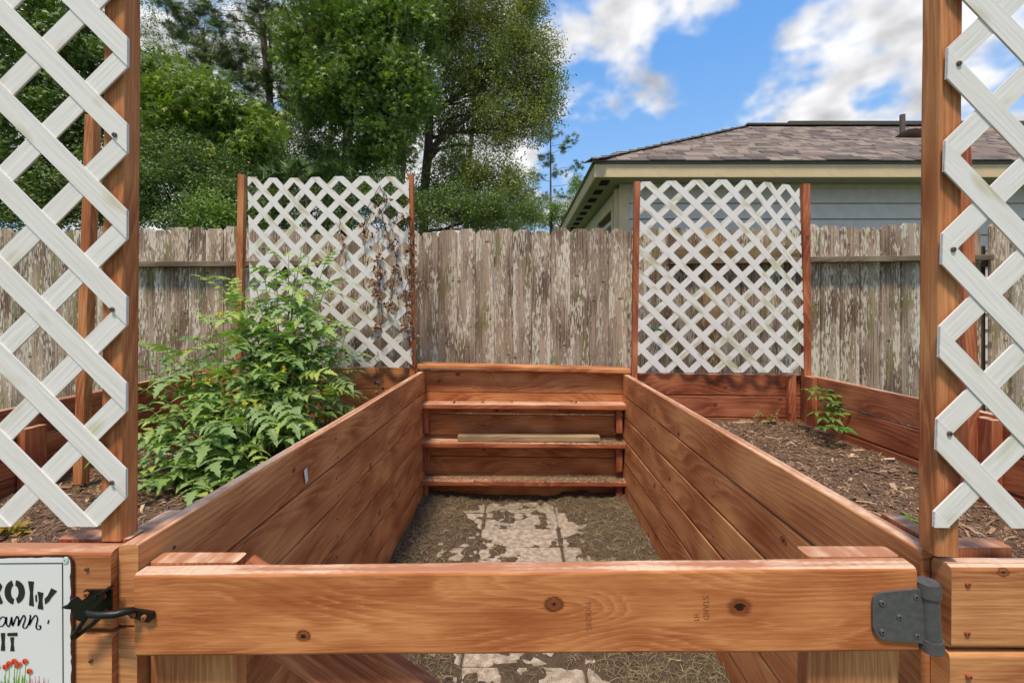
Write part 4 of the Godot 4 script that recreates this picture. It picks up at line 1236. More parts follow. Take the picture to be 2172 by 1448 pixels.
func clippings():
	var spots := []
	var tries := 0
	while spots.size() < 15000 and tries < 60000:
		tries += 1
		var x := rng.randf_range(-0.63, 0.70); var z := rng.randf_range(-3.03, -0.95)
		var h := dirt_height(x, z) - 0.02
		var want := clampf(h * 45.0 + 0.10 + 0.9 * smoothstep(0.2, 0.5, x) + 0.25 * smoothstep(-0.1, -0.4, x), 0.03, 1.0)
		if z < -2.85: want = 1.0
		if rng.randf() < want: spots.append(Vector3(x, maxf(h, -0.0005) + 0.022, z))
	for variant in 4:
		var xf := []; var cols := []
		for k in range(variant, spots.size(), 4):
			var L := rng.randf_range(0.018, 0.06)
			xf.append(Transform3D(Basis.from_euler(Vector3(rng.randfn(0, 0.3), rng.randf() * TAU, rng.randfn(0, 0.16))).scaled_local(Vector3(L, L, L * rng.randf_range(0.8, 1.8))), spots[k] + Vector3(0, rng.randf_range(0.0, 0.006), 0)))
			cols.append(straw_color())
		var o = scatter("grass_clippings", blade_mesh(70 + variant), M.straw, xf, cols)
		tag(o, "dry grass clippings littering the paved path floor", "clippings", "grass clippings on the path", "stuff")
	# on the treads: thick on the lowest, at the right end of the middle one, a few on top
	var xf := []; var cols := []
	for q in [[0.186, 1500, -0.64, 0.69, 0.6], [0.436, 550, -0.62, 0.69, 2.2], [0.688, 60, -0.6, 0.68, 0.8]]:
		for k in q[1]:
			var f := pow(rng.randf(), 1.0 / (1.0 + q[4]))
			var x: float = lerpf(q[2], q[3], f); var L := rng.randf_range(0.012, 0.045)
			var z := -3.03 + pow(rng.randf(), 1.4) * 0.095
			xf.append(Transform3D(Basis.from_euler(Vector3(rng.randfn(0, 0.3), rng.randf() * TAU, rng.randfn(0, 0.2))).scaled_local(Vector3(L, L, L * 1.3)), Vector3(x, q[0] - (x + 0.65) * 0.006 + rng.randf_range(0.0, 0.010), z)))
			cols.append(straw_color())
	var o2 = scatter("grass_clippings", blade_mesh(99), M.straw, xf, cols)
	tag(o2, "dry grass clippings lying on the step treads", "clippings", "", "stuff")
	# fine dust of soil on the lowest and the middle tread
	var xd := []; var cd := []
	for q in [[0.184, 2600, 0.4], [0.434, 1500, 2.0]]:
		for k in q[1]:
			var f := pow(rng.randf(), 1.0 / (1.0 + q[2]))
			var x := lerpf(-0.645, 0.70, f); var L := rng.randf_range(0.004, 0.014)
			xd.append(Transform3D(Basis.from_euler(Vector3(0, rng.randf() * TAU, 0)).scaled_local(Vector3(L, L * 0.5, L)), Vector3(x, q[0] - (x + 0.65) * 0.006 + 0.001, -3.03 + pow(rng.randf(), 1.3) * 0.092)))
			cd.append(Color(0.11, 0.08, 0.05).lerp(Color(0.22, 0.17, 0.11), rng.randf()))
	var o3 = scatter("crumbs", chip_mesh(140), M.chip, xd, cd)
	tag(o3, "crumbs of brown soil lying on the step treads", "soil crumbs", "", "stuff")

# ---------------------------------------------------------------- tomato plant
func leaflet(mb, base: Vector3, dir: Vector3, nn: Vector3, L: float, r: RandomNumberGenerator, droop = 0.25):
	var side := dir.cross(nn).normalized()
	var outline := [[0.0, 0.03], [0.12, 0.21], [0.21, 0.12], [0.31, 0.33], [0.43, 0.15], [0.54, 0.25], [0.66, 0.10], [0.78, 0.12], [1.0, 0.0]]
	var mids := []; var ls := []; var rs := []
	for q in outline:
		var w: float = q[1] * L * r.randf_range(0.88, 1.12)
		var m: Vector3 = base + dir * (q[0] * L) - nn * (droop * q[0] * q[0] * L)
		mids.append(m); ls.append(m + side * w + nn * w * 0.22 - dir * w * 0.05); rs.append(m - side * w + nn * w * 0.22 - dir * w * 0.05)
	for s in 2:
		var e = ls if s == 0 else rs
		for k in outline.size() - 1:
			var a = mids[k]; var b = mids[k + 1]
			var n0 = (e[k + 1] - a).cross(b - a).normalized() if s == 0 else (b - a).cross(e[k + 1] - a).normalized()
			if n0.length() < 0.5: n0 = nn
			var i = mb.vert(a, n0); var j = mb.vert(b, n0); var l = mb.vert(e[k + 1], n0); var m = mb.vert(e[k], n0)
			mb.oriented(i, j, l, n0); mb.oriented(i, l, m, n0)

func compound_leaf(seed_, L: float, pairs: int, size: float) -> ArrayMesh:
	var r := RandomNumberGenerator.new(); r.seed = seed_
	var mb := MB.new()
	var pts := []; var rad := []
	for k in 6:
		var t: float = k / 5.0
		pts.append(Vector3(t * L, 0.22 * L * (t - t * t * 1.35), r.randf_range(-0.006, 0.006)))
		rad.append(0.0022 * (1.2 - t))
	mb.tint = Color(1.15, 1.15, 0.9)
	mb.tube(pts, rad, 4, false)
	mb.tint = Color(1, 1, 1)
	for k in pairs:
		var t: float = 0.34 + 0.52 * k / maxf(1.0, pairs - 1.0)
		var p: Vector3 = pts[int(t * 5)].lerp(pts[min(int(t * 5) + 1, 5)], t * 5 - int(t * 5))
		for s in [-1.0, 1.0]:
			var d := Vector3(0.55 + r.randf_range(-0.2, 0.2), r.randf_range(-0.25, 0.12), s).normalized()
			mb.tint = shade(r.randf_range(0.85, 1.12))
			leaflet(mb, p, d, Vector3(r.randf_range(-0.2, 0.2), 1, r.randf_range(-0.2, 0.2)).normalized(), size * r.randf_range(0.75, 1.1), r, r.randf_range(0.1, 0.5))
			if r.randf() < 0.6: leaflet(mb, p + Vector3(L * 0.06, 0, 0), Vector3(0.3, -0.05, s).normalized(), Vector3.UP, size * 0.35, r, 0.2)
	leaflet(mb, pts[5], Vector3(1, -0.25, 0).normalized(), Vector3(0.1, 1, 0.1).normalized(), size * 1.2, r, 0.35)
	return mb.mesh()

func tomato():
	var at := Vector3(-1.22, 0.53, -2.35)
	var t = thing("tomato_plant", "bushy green tomato plant with small yellow flowers sprawling in raised bed", "plant", at)
	var shapes := []
	for k in 7: shapes.append(compound_leaf(900 + k, rng.randf_range(0.20, 0.28), 3 if k % 3 == 0 else 4, rng.randf_range(0.060, 0.076)))
	var mats := []
	for c in [Color(0.28, 0.41, 0.12), Color(0.35, 0.49, 0.13), Color(0.23, 0.36, 0.12), Color(0.43, 0.55, 0.13), Color(0.28, 0.41, 0.16)]:
		var m = M.tomato_leaf.duplicate()
		m.albedo_color = c.linear_to_srgb()
		mats.append(m)
	# stems: base pixel, tip pixel with depth, bulge
	var stems := [
		[[600, 905, 2.45], [640, 552, 2.72]], [[610, 900, 2.45], [612, 572, 2.66]], [[615, 905, 2.45], [690, 585, 2.70]], [[620, 905, 2.45], [668, 640, 2.66]], [[590, 905, 2.4], [560, 612, 2.55]], [[585, 905, 2.4], [500, 620, 2.5]],
		[[580, 910, 2.35], [470, 640, 2.5]], [[560, 910, 2.35], [430, 665, 2.45]], [[560, 920, 2.3], [505, 700, 2.35]], [[590, 915, 2.3], [575, 700, 2.4]], [[600, 915, 2.3], [640, 720, 2.42]], [[530, 920, 2.25], [395, 760, 2.35]],
		[[520, 920, 2.25], [350, 745, 2.4]], [[500, 930, 2.2], [320, 790, 2.3]], [[500, 940, 2.2], [350, 850, 2.15]], [[505, 950, 2.2], [460, 790, 2.2]], [[540, 950, 2.2], [520, 800, 2.15]], [[560, 950, 2.2], [590, 800, 2.2]], [[600, 930, 2.25], [670, 790, 2.35]], [[620, 920, 2.3], [700, 850, 2.35]],
		[[690, 880, 2.5], [706, 690, 2.6]], [[695, 880, 2.5], [735, 700, 2.58]], [[690, 880, 2.5], [690, 760, 2.5]], [[480, 960, 2.1], [330, 880, 2.1]], [[470, 970, 2.05], [330, 950, 2.05]], [[480, 980, 2.05], [400, 1000, 2.0]], [[520, 970, 2.1], [520, 900, 2.05]], [[560, 960, 2.15], [600, 880, 2.1]], [[590, 950, 2.2], [650, 900, 2.2]], [[450, 960, 2.1], [400, 880, 2.05]], [[540, 950, 2.2], [460, 880, 2.1]],
		[[440, 985, 2.05], [350, 985, 2.02]], [[430, 1000, 2.0], [415, 1012, 1.98]], [[480, 985, 2.05], [490, 975, 2.0]], [[560, 915, 2.35], [540, 740, 2.3]], [[590, 910, 2.4], [620, 650, 2.55]], [[605, 900, 2.45], [655, 575, 2.7]], [[615, 900, 2.45], [705, 605, 2.68]], [[595, 900, 2.45], [585, 595, 2.62]], [[590, 900, 2.42], [540, 630, 2.55]], [[605, 900, 2.45], [625, 610, 2.68]], [[580, 905, 2.4], [450, 625, 2.5]], [[570, 915, 2.35], [420, 720, 2.4]], [[520, 930, 2.25], [430, 820, 2.2]], [[600, 930, 2.3], [560, 850, 2.15]], [[640, 900, 2.4], [650, 820, 2.3]]]
	var n := 0
	var extra := []
	for si in stems.size():
		var s = stems[si]
		var a := P(s[0][0], s[0][1], s[0][2]); a.y = soil_height(a.x, a.z) - 0.01
		var b := P(s[1][0], s[1][1], s[1][2])
		if s[1][1] < 660: b.y += 0.085
		if b.y < 0.58: b.y = 0.60
		var side := Vector3(b.x - a.x, 0, b.z - a.z)
		var c := Curve3D.new()
		c.add_point(a, Vector3.ZERO, Vector3(side.x * 0.1, (b.y - a.y) * 0.45 + 0.02, side.z * 0.1))
		c.add_point(b, Vector3(-side.x * 0.35, -(b.y - a.y) * 0.18 - 0.01, -side.z * 0.35), Vector3.ZERO)
		var L := c.get_baked_length()
		var pts := []; var rad := []
		for k in 10:
			pts.append(c.sample_baked(L * k / 9.0)); rad.append(lerpf(0.0055, 0.002, k / 9.0))
		var mb := MB.new()
		mb.tube(pts, rad, 6, true)
		part("stem", mb, M.stem, t)
		var nl := int(clampf(L / 0.055, 5, 10))
		for k in nl:
			if n >= 298: break
			var q: float = lerpf(0.30, 1.0, (k + rng.randf() * 0.5) / nl)
			var p := c.sample_baked(L * minf(q, 1.0))
			var az := k * 2.4 + si * 1.3 + rng.randf_range(-0.4, 0.4)
			if p.y < 0.85 and rng.randf() < 0.5: az = lerp_angle(az, -PI / 2 - 0.4, 0.5)   # low leaves reach for the open front
			var sc: float = rng.randf_range(0.75, 1.08) * (1.0 if q < 0.85 else 0.72)
			if si == 20 or si == 21 or si == 22: sc *= 0.7
			var pitch := rng.randf_range(-0.25, 0.35) + (0.55 if q > 0.85 else 0.0)
			var bs := Basis(Vector3.UP, az) * Basis(Vector3.BACK, pitch) * Basis(Vector3.RIGHT, rng.randf_range(-0.4, 0.4))
			var tip := p + bs * Vector3(0.24 * sc, 0, 0)
			if tip.x > -0.70 and tip.y < 0.92: continue
			if tip.y < 0.55: bs = Basis(Vector3.UP, az) * Basis(Vector3.BACK, 0.25)
			for twice in ((3 if s[1][0] >= 570 else 1) if p.y > 1.0 else (1 if rng.randf() < 0.8 else 0)): extra.append([Transform3D((Basis(Vector3.UP, az + rng.randf_range(1.2, 4.5)) * Basis(Vector3.BACK, pitch + rng.randf_range(-0.3, 0.2))).scaled(Vector3.ONE * sc * 0.9), c.sample_baked(L * clampf(q - 0.12 + rng.randf_range(-0.1, 0.1), 0.1, 1.0))), rng.randi() % 5])
			placed("leaf", shapes[rng.randi() % shapes.size()], mats[rng.randi() % 5 if q < 0.8 else [1, 3, 3, 0][rng.randi() % 4]], Transform3D(bs.scaled(Vector3.ONE * sc), p), t)
			n += 1
	for g in 5:      # the leaves further in
		var xf := []; var cl := []
		for e in extra:
			var tp: Vector3 = e[0] * Vector3(0.25, 0, 0)
			if e[1] == g and not (tp.x > -0.70 and tp.y < 0.92): xf.append(e[0]); cl.append(Color(1, 1, 1))
		if xf.size() > 8: scatter("inner_leaves", shapes[g], mats[g], xf, cl, t)
	for q in [[498, 722, 2.3], [472, 665, 2.38], [400, 747, 2.2], [440, 804, 2.1], [517, 854, 2.05], [545, 852, 2.08], [600, 780, 2.1], [470, 667, 2.36], [395, 750, 2.2]]:
		var fm := MB.new()
		var c := P(q[0], q[1], q[2])
		for f in 3:
			var cc := c + Vector3(rng.randf_range(-0.015, 0.015), rng.randf_range(-0.012, 0.012), rng.randf_range(0, 0.02))
			for k in 5:
				var an := TAU * k / 5.0
				var d := Vector3(cos(an), sin(an), 0.35).normalized()
				var e := Vector3(cos(an + 0.5), sin(an + 0.5), 0.1) * 0.3
				fm.tri(cc, cc + (d * 0.5 + e) * 0.011, cc + d * 0.013)
				fm.tri(cc, cc + d * 0.013, cc + (d * 0.5 - e) * 0.011)
		part("flower", fm, M.petal, t)

# ---------------------------------------------------------------- vines and weeds
func wander(a: Vector3, b: Vector3, n: int, amp: float) -> Array:
	var out := []
	for k in n + 1:
		var t := float(k) / n
		var j := Vector3(rng.randf_range(-1, 1), rng.randf_range(-0.5, 0.5), rng.randf_range(-0.4, 0.4)) * amp * sin(t * PI)
		out.append(a.lerp(b, t) + j)
	return out

func dead_leaf_mesh(seed_) -> ArrayMesh:
	var r := RandomNumberGenerator.new(); r.seed = seed_
	var mb := MB.new()
	var mids := []
	for k in 5: mids.append(Vector3(r.randf_range(-0.12, 0.12), -k * 0.25, r.randf_range(-0.15, 0.15)))
	for k in 4:
		var w0 := 0.32 * sin(PI * (k + 0.15) / 4.3); var w1 := 0.32 * sin(PI * (k + 1.15) / 4.3)
		for s in [-1.0, 1.0]:
			var o0 := Vector3(s * w0, 0.05, r.randf_range(0.0, 0.3)); var o1 := Vector3(s * w1, 0.05, r.randf_range(0.0, 0.3))
			mb.tri(mids[k], mids[k + 1], mids[k + 1] + o1)
			mb.tri(mids[k], mids[k + 1] + o1, mids[k] + o0)
	return mb.mesh()

func vines_and_weeds():
	var v = thing("dead_vine", "dried brown vine hanging in tangles on the white lattice trellis", "dead vine", P(850, 780, 2.94))
	var paths := [[[805, 395], [775, 450], [770, 520]], [[805, 392], [830, 440], [868, 470], [872, 560]], [[815, 400], [812, 470], [800, 560], [806, 620]], [[868, 445], [880, 500], [868, 580], [872, 680], [866, 720]], [[860, 450], [890, 480], [895, 510]], [[812, 470], [840, 540], [836, 590], [828, 640]], [[862, 560], [862, 640], [856, 700]], [[805, 620], [812, 680], [803, 700]], [[868, 600], [905, 596], [910, 620]], [[783, 440], [778, 500], [774, 560]], [[870, 700], [874, 760], [880, 785]], [[800, 745], [798, 790], [802, 832]], [[720, 466], [724, 500], [727, 535]]]
	var lm := []
	for k in 4: lm.append(dead_leaf_mesh(300 + k))
	var mats := []
	for c in [Color(0.20, 0.105, 0.06), Color(0.30, 0.165, 0.095), Color(0.14, 0.075, 0.045), Color(0.37, 0.225, 0.13)]:
		var m = M.dead.duplicate()
		m.albedo_color = c.linear_to_srgb()
		mats.append(m)
	for pt in paths:
		var pts := []
		for k in pt.size() - 1:
			var seg := wander(P(pt[k][0], pt[k][1], 2.94), P(pt[k + 1][0], pt[k + 1][1], 2.94), 6, 0.018)
			if k > 0: seg.remove_at(0)
			pts.append_array(seg)
		var mb := MB.new()
		mb.tube(pts, 0.0022, 5)
		part("stem", mb, M.dead_stem, v)
	for q in [[822, 470, 45, 32, 26], [815, 430, 20, 20, 12], [870, 520, 12, 25, 16], [878, 560, 10, 30, 14], [775, 500, 8, 30, 12], [800, 560, 14, 28, 20], [838, 575, 14, 30, 18], [868, 630, 8, 45, 26], [806, 620, 14, 28, 22], [795, 600, 10, 15, 10], [800, 690, 9, 25, 12], [828, 640, 10, 20, 12], [873, 700, 10, 20, 10], [727, 520, 4, 20, 8], [800, 815, 7, 18, 16], [836, 520, 12, 25, 14], [858, 690, 6, 20, 8]]:
		for k in q[4]:
			var p := P(q[0] + rng.randfn(0, q[2] * 0.5), q[1] + rng.randfn(0, q[3] * 0.55), 2.93 + rng.randf_range(-0.03, 0.012))
			placed("leaf", lm[rng.randi() % 4], mats[rng.randi() % 4], Transform3D(Basis.from_euler(Vector3(rng.randfn(0, 0.5), rng.randf() * TAU, rng.randfn(0, 0.6))).scaled(Vector3.ONE * rng.randf_range(0.022, 0.046)), p), v)
	# green creeper by the corner stake
	var cr = thing("creeper", "small green creeper with pointed leaflets at the corner post of bare bed", "plant", P(1760, 915, 2.6))
	var lmat = M.tomato_leaf.duplicate(); lmat.albedo_color = Color(0.11, 0.27, 0.045).linear_to_srgb()
	var lmat2 = M.tomato_leaf.duplicate(); lmat2.albedo_color = Color(0.17, 0.33, 0.06).linear_to_srgb()
	var st := MB.new()
	st.tube(wander(P(1776, 915, 2.55), P(1735, 832, 2.72), 8, 0.03), 0.002, 5)
	st.tube(wander(P(1776, 905, 2.55), P(1782, 870, 2.6), 4, 0.01), 0.0015, 5)
	part("stem", st, M.stem, cr)
	var sprig := []
	for k in 3: sprig.append(compound_leaf(1300 + k, 0.05, 2, 0.044))
	for q in [[1733, 830, 2.72, 2.6], [1745, 828, 2.72, 0.3], [1755, 838, 2.7, -0.4], [1740, 842, 2.7, 3.4], [1764, 868, 2.62, 0.4], [1780, 858, 2.6, 1.2], [1750, 875, 2.65, 3.0], [1770, 880, 2.6, -0.3], [1756, 884, 2.62, 3.6], [1775, 908, 2.5, 0.2], [1768, 908, 2.5, 3.0], [1778, 912, 2.5, -1.2]]:
		for twice in 2: placed("leaf", sprig[rng.randi() % 3], [lmat, lmat2][rng.randi() % 2], Transform3D(Basis(Vector3.UP, q[3] + twice * 1.3) * Basis(Vector3.BACK, rng.randf_range(0.0, 0.4)), P(q[0], q[1], q[2])), cr)
	# straggly yellowing weed beside the stick
	var wd = thing("weed", "thin straggly yellowing weed beside pale stick on the mulch", "weed", P(1618, 903, 2.93))
	var sm := MB.new()
	var tips := []
	for q in [[1612, 903, 1618, 862], [1618, 903, 1640, 880], [1614, 900, 1604, 872], [1625, 902, 1655, 868]]:
		var pts := wander(P(q[0], q[1], 2.93), P(q[2], q[3], 2.93), 5, 0.012)
		sm.tube(pts, 0.0013, 4)
		tips.append_array(pts)
	part("stem", sm, M.stem, wd)
	var ym = M.tomato_leaf.duplicate(); ym.albedo_color = Color(0.30, 0.27, 0.09).linear_to_srgb()
	var small := compound_leaf(1400, 0.026, 2, 0.013)
	for p in tips: placed("leaf", small, ym, Transform3D(Basis.from_euler(Vector3(0, rng.randf() * TAU, rng.randf_range(-0.5, 0.5))), p), wd)
	# little tufts
	for q in [[1932, 1112, 1.60, Color(0.16, 0.33, 0.05), "bright green weed sprout on mulch behind the near stake", 0.055], [18, 1135, 1.52, Color(0.42, 0.30, 0.05), "yellow orange weed sprout on mulch below the large lattice trellis", 0.06]]:
		var tf = thing("weed_sprout", q[4], "weed", P(q[0], q[1], q[2]))
		var tm = M.tomato_leaf.duplicate(); tm.albedo_color = q[3].linear_to_srgb()
		for k in 9:
			var p := P(q[0], q[1], q[2]); p.y = soil_height(p.x, p.z)
			placed("leaf", sprig[k % 3], tm, Transform3D((Basis(Vector3.UP, k * 0.75) * Basis(Vector3.BACK, rng.randf_range(0.2, 0.9))).scaled(Vector3.ONE * q[5] * 10.0), p + Vector3(rng.randf_range(-0.02, 0.02), 0, rng.randf_range(-0.02, 0.02))), tf)

func small_things():
	# stick on the mulch
	var a := P(1512, 900, 2.93); var b := P(1645, 893, 2.95)
	var sb := MB.new()
	var pts := wander(a, b, 6, 0.004)
	sb.tube(pts, [0.006, 0.010, 0.011, 0.012, 0.011, 0.010, 0.007], 7, true)
	for i in sb.uv.size(): sb.uv[i] *= 0.5
	tag(part("stick", sb, M.scrap), "pale bare stick lying on mulch along the back board", "stick")
	# scrap board on the middle tread
	var s0 := P(971, 934, 2.965); var s1 := P(1272, 934, 2.965)
	var sc = part("scrap_board", board_mesh(Vector3(s0.x, 0.434 + 0.018, -2.985), Vector3(s1.x, 0.434 + 0.014, -2.985), Vector3.FORWARD, 0.062, 0.036, Color(0.95, 0.95, 0.92), 0.005, 10, 0.002), M.scrap)
	tag(sc, "short weathered offcut of bare timber lying on middle step", "board")
	# white tag stapled to the wall of the left bed
	var zt := 1.44
	var pw := P(648, 1009, 1.0)
	var lx := -0.680 + (zt - 0.79) / 2.24 * 0.043 + 0.019
	zt = lx / pw.x
	var c := P(648, 1009, zt); c.x = lx + 0.0015
	var tm := MB.new()
	tm.prism(PackedVector2Array([Vector2(-0.013, 0.021), Vector2(0.005, 0.024), Vector2(0.013, -0.018), Vector2(-0.002, -0.024)]), c, Vector3(0.019, 0, -1).normalized(), Vector3.UP, 0.0008, Vector3(1, 0, 0.019).normalized())
	tag(part("paper_tag", tm, M.tag_white), "small white torn paper tag stuck on the inner bed wall", "tag")
	var g := MB.new()
	g.tube([P(1381, 694, 2.93), P(1388, 698, 2.925), P(1396, 698, 2.925), P(1405, 701, 2.93)], [0.004, 0.008, 0.008, 0.004], 7)
	tag(part("plastic_tie", g, M.tie_green), "green plastic plant tie clipped on the mossy lattice trellis", "plant tie")
	# curled dead leaves on the top tread
	for q in [[1027, 850], [1088, 850], [965, 853], [1212, 852], [1224, 859]]:
		var p := P(q[0], q[1], 2.97)
		p.y = 0.698
		var o = part("dead_leaf", dead_leaf_mesh(500 + q[0]), M.dead)
		o.scale = Vector3.ONE * 0.026
		o.position = p
		o.rotation = Vector3(1.2, q[0] * 0.7, 0.3)
		o.material_override = M.dead.duplicate()
		o.material_override.albedo_color = Color(0.26, 0.17, 0.11)
		tag(o, "curled dead leaf lying on the upper step tread", "leaf", "dead leaves on the upper step")

# ---------------------------------------------------------------- trees
func star_spray(seed_, n: int, R: float, size: float) -> ArrayMesh:
	var r := RandomNumberGenerator.new(); r.seed = seed_
	var mb := MB.new()
	for k in n:
		var d := Vector3(r.randfn(0, 1), r.randfn(0, 0.55), r.randfn(0, 1))
		var c := d.limit_length(1.6) * R * 0.6
		var nn := Vector3(r.randfn(0, 0.45), 0.75, r.randfn(0, 0.45) + 0.25).normalized()
		var a := nn.cross(Vector3(r.randfn(0, 1), 0.1, r.randfn(0, 1))).normalized(); var b := nn.cross(a)
		var s := size * r.randf_range(0.7, 1.2)
		var v := r.randf_range(0.75, 1.25)
		mb.tint = Color(v, v, v * r.randf_range(0.8, 1.1))
		var i = mb.vert(c, nn)
		var lobes := 5
		for j in lobes * 2 + 1:
			var q := -2.45 + 4.9 * j / (lobes * 2)
			var rad := s * (0.62 if j % 2 == 1 else 0.24)
			if j == 0 or j == lobes * 2: rad = s * 0.12
			if j == 5: rad = s * 0.7
			mb.vert(c + (a * cos(q) + b * sin(q)) * rad - nn * rad * rad / s * 0.5, nn)
		for j in lobes * 2: mb.oriented(i, i + 1 + j, i + 2 + j, nn)
	return mb.mesh()

func oval_spray(seed_, n: int, R: float, size: float, slim: float = 0.42) -> ArrayMesh:
	var r := RandomNumberGenerator.new(); r.seed = seed_
	var mb := MB.new()
	# a forked twig with leaves along it
	for tw in 4:
		var dir := Vector3(r.randfn(0, 1), r.randfn(0.1, 0.6), r.randfn(0, 1)).normalized()
		for k in int(n / 4.0):
			var t := r.randf_range(0.15, 1.0)
			var c := dir * R * t + Vector3(r.randfn(0, 1), r.randfn(0, 1), r.randfn(0, 1)) * R * 0.16
			var ld := (dir * 0.5 + Vector3(r.randfn(0, 0.7), r.randfn(-0.15, 0.4), r.randfn(0, 0.7))).normalized()
			var nn := ld.cross(Vector3(r.randfn(0, 1), r.randfn(0, 0.4), r.randfn(0, 1))).normalized()
			if nn.y < 0: nn = -nn
			var sd := ld.cross(nn)
			var s := size * r.randf_range(0.7, 1.25)
			var v := r.randf_range(0.75, 1.25)
			mb.tint = Color(v, v, v * r.randf_range(0.8, 1.1))
			var n1 := (nn + sd * 0.3).normalized(); var n2 := (nn - sd * 0.3).normalized()
			var p := [c, c + ld * s * 0.5 + sd * s * slim * 0.5 + nn * s * 0.06, c + ld * s, c + ld * s * 0.5 - sd * s * slim * 0.5 + nn * s * 0.06]
			mb.oriented(mb.vert(p[0], n1), mb.vert(p[1], n1), mb.vert(p[2], n1), nn)
			mb.oriented(mb.vert(p[0], n2), mb.vert(p[2], n2), mb.vert(p[3], n2), nn)
	return mb.mesh()

func needle_tuft(seed_, n: int, L: float) -> ArrayMesh:
	var r := RandomNumberGenerator.new(); r.seed = seed_
	var mb := MB.new()
	for k in n:
		var t := r.randf_range(-0.35, 1.0)
		var base := Vector3(t * L * 0.9, 0, 0)
		var an := r.randf() * TAU
		var d := Vector3(r.randf_range(0.25, 1.1), cos(an), sin(an)).normalized()
		var s := L * r.randf_range(0.7, 1.1)
		var w := d.cross(Vector3(r.randfn(0, 1), r.randfn(0, 1), r.randfn(0, 1))).normalized() * 0.0036
		var v := r.randf_range(0.7, 1.3)
		mb.tint = Color(v, v, v)
		var nn := (Vector3(0, cos(an), sin(an)) + Vector3(0, 0.3, 0)).normalized()
		mb.oriented(mb.vert(base - w, nn), mb.vert(base + w, nn), mb.vert(base + d * s - Vector3(0, s * s * 0.4, 0), nn), nn)
	mb.tint = Color(1.6, 1.0, 0.8)
	mb.tube([Vector3(-L * 0.9, 0, 0), Vector3(L * 0.9, 0, 0)], 0.006, 4, false)
	return mb.mesh()

# crown: blobs [px, py, depth, rx, ry, rz (metres), sprays]; every blob hangs on limbs that leave the trunk
func tree(called, label, group, trunk: Array, r0, r1, blobs: Array, sprays: Array, mat, cols: Array, limb_r: float = 0.05, hollow: float = 0.45, gap: float = -0.12):
	var base: Vector3 = trunk[0]
	var t = thing(called, label, "tree", Vector3(base.x, -0.06, base.z), group)
	var tr := MB.new()
	var pts := []; var rad := []
	var smooth := Curve3D.new()
	for k in trunk.size():
		var a: Vector3 = trunk[max(k - 1, 0)]; var b: Vector3 = trunk[min(k + 1, trunk.size() - 1)]
		smooth.add_point(trunk[k], (a - b) * 0.16, (b - a) * 0.16)
	var L := smooth.get_baked_length()
	for k in 15:
		pts.append(smooth.sample_baked(L * k / 14.0)); rad.append(lerpf(r0, r1, k / 14.0) * (1.25 if k == 0 else 1.0))
	tr.tube(pts, rad, 10)
	part("trunk", tr, M.bark, t)
	var xs := []; var cs := []
	for k in sprays.size(): xs.append([]); cs.append([])
	var twigs := 0
	var nz := FastNoiseLite.new(); nz.seed = int(absf(base.x) * 100); nz.frequency = 1.0; nz.fractal_octaves = 2
	for bl in blobs:
		var c := P(bl[0], bl[1], bl[2])
		var placed_ := 0; var tries := 0
		var ends := []
		while placed_ < bl[6] and tries < bl[6] * 6:
			tries += 1
			var d := Vector3(rng.randfn(0, 1), rng.randfn(0, 1), rng.randfn(0, 1)).normalized() * pow(rng.randf(), hollow)
			var p := c + d * Vector3(bl[3], bl[4], bl[5])
			if nz.get_noise_3d(p.x * 1.1, p.y * 1.3, p.z * 1.1) < gap: continue
			var k := rng.randi() % sprays.size()
			var sc := rng.randf_range(0.75, 1.25)
			xs[k].append(Transform3D(Basis.from_euler(Vector3(rng.randfn(0, 0.35), rng.randf() * TAU, rng.randfn(0, 0.35))).scaled(Vector3.ONE * sc), p))
			var col: Color = cols[rng.randi() % cols.size()]
			cs[k].append(col * rng.randf_range(0.8, 1.2))
			if placed_ % 14 == 0: ends.append(p)
			placed_ += 1
		# limbs
		var root: Vector3 = smooth.sample_baked(clampf(smooth.get_closest_offset(c - Vector3(0, bl[4] * 0.9, 0)), L * 0.12, L * 0.97))
		var mid := root.lerp(c, 0.75) + Vector3(0, -bl[4] * 0.1, 0)
		var lp := wander(root, mid, 5, (mid - root).length() * 0.06)
		var limbs := MB.new()
		var lr := limb_r * clampf(bl[3] / 1.2, 0.35, 1.3)
		limbs.tube(lp, [lr, lr * 0.9, lr * 0.8, lr * 0.7, lr * 0.6, lr * 0.5], 7)
		for e in ends:
			if twigs > 420: break
			twigs += 1
			var s: Vector3 = lp[rng.randi_range(2, 5)]
			var m: Vector3 = s.lerp(e, 0.5) + Vector3(rng.randfn(0, 0.08), rng.randfn(0.05, 0.08), rng.randfn(0, 0.08))
			limbs.tube([s, m, e], [lr * 0.35, lr * 0.22, lr * 0.1], 4, false)
		part("branch", limbs, M.bark, t)

	for k in sprays.size():
		if xs[k].size() > 0: scatter("crown", sprays[k], mat, xs[k], cs[k], t)
	return t

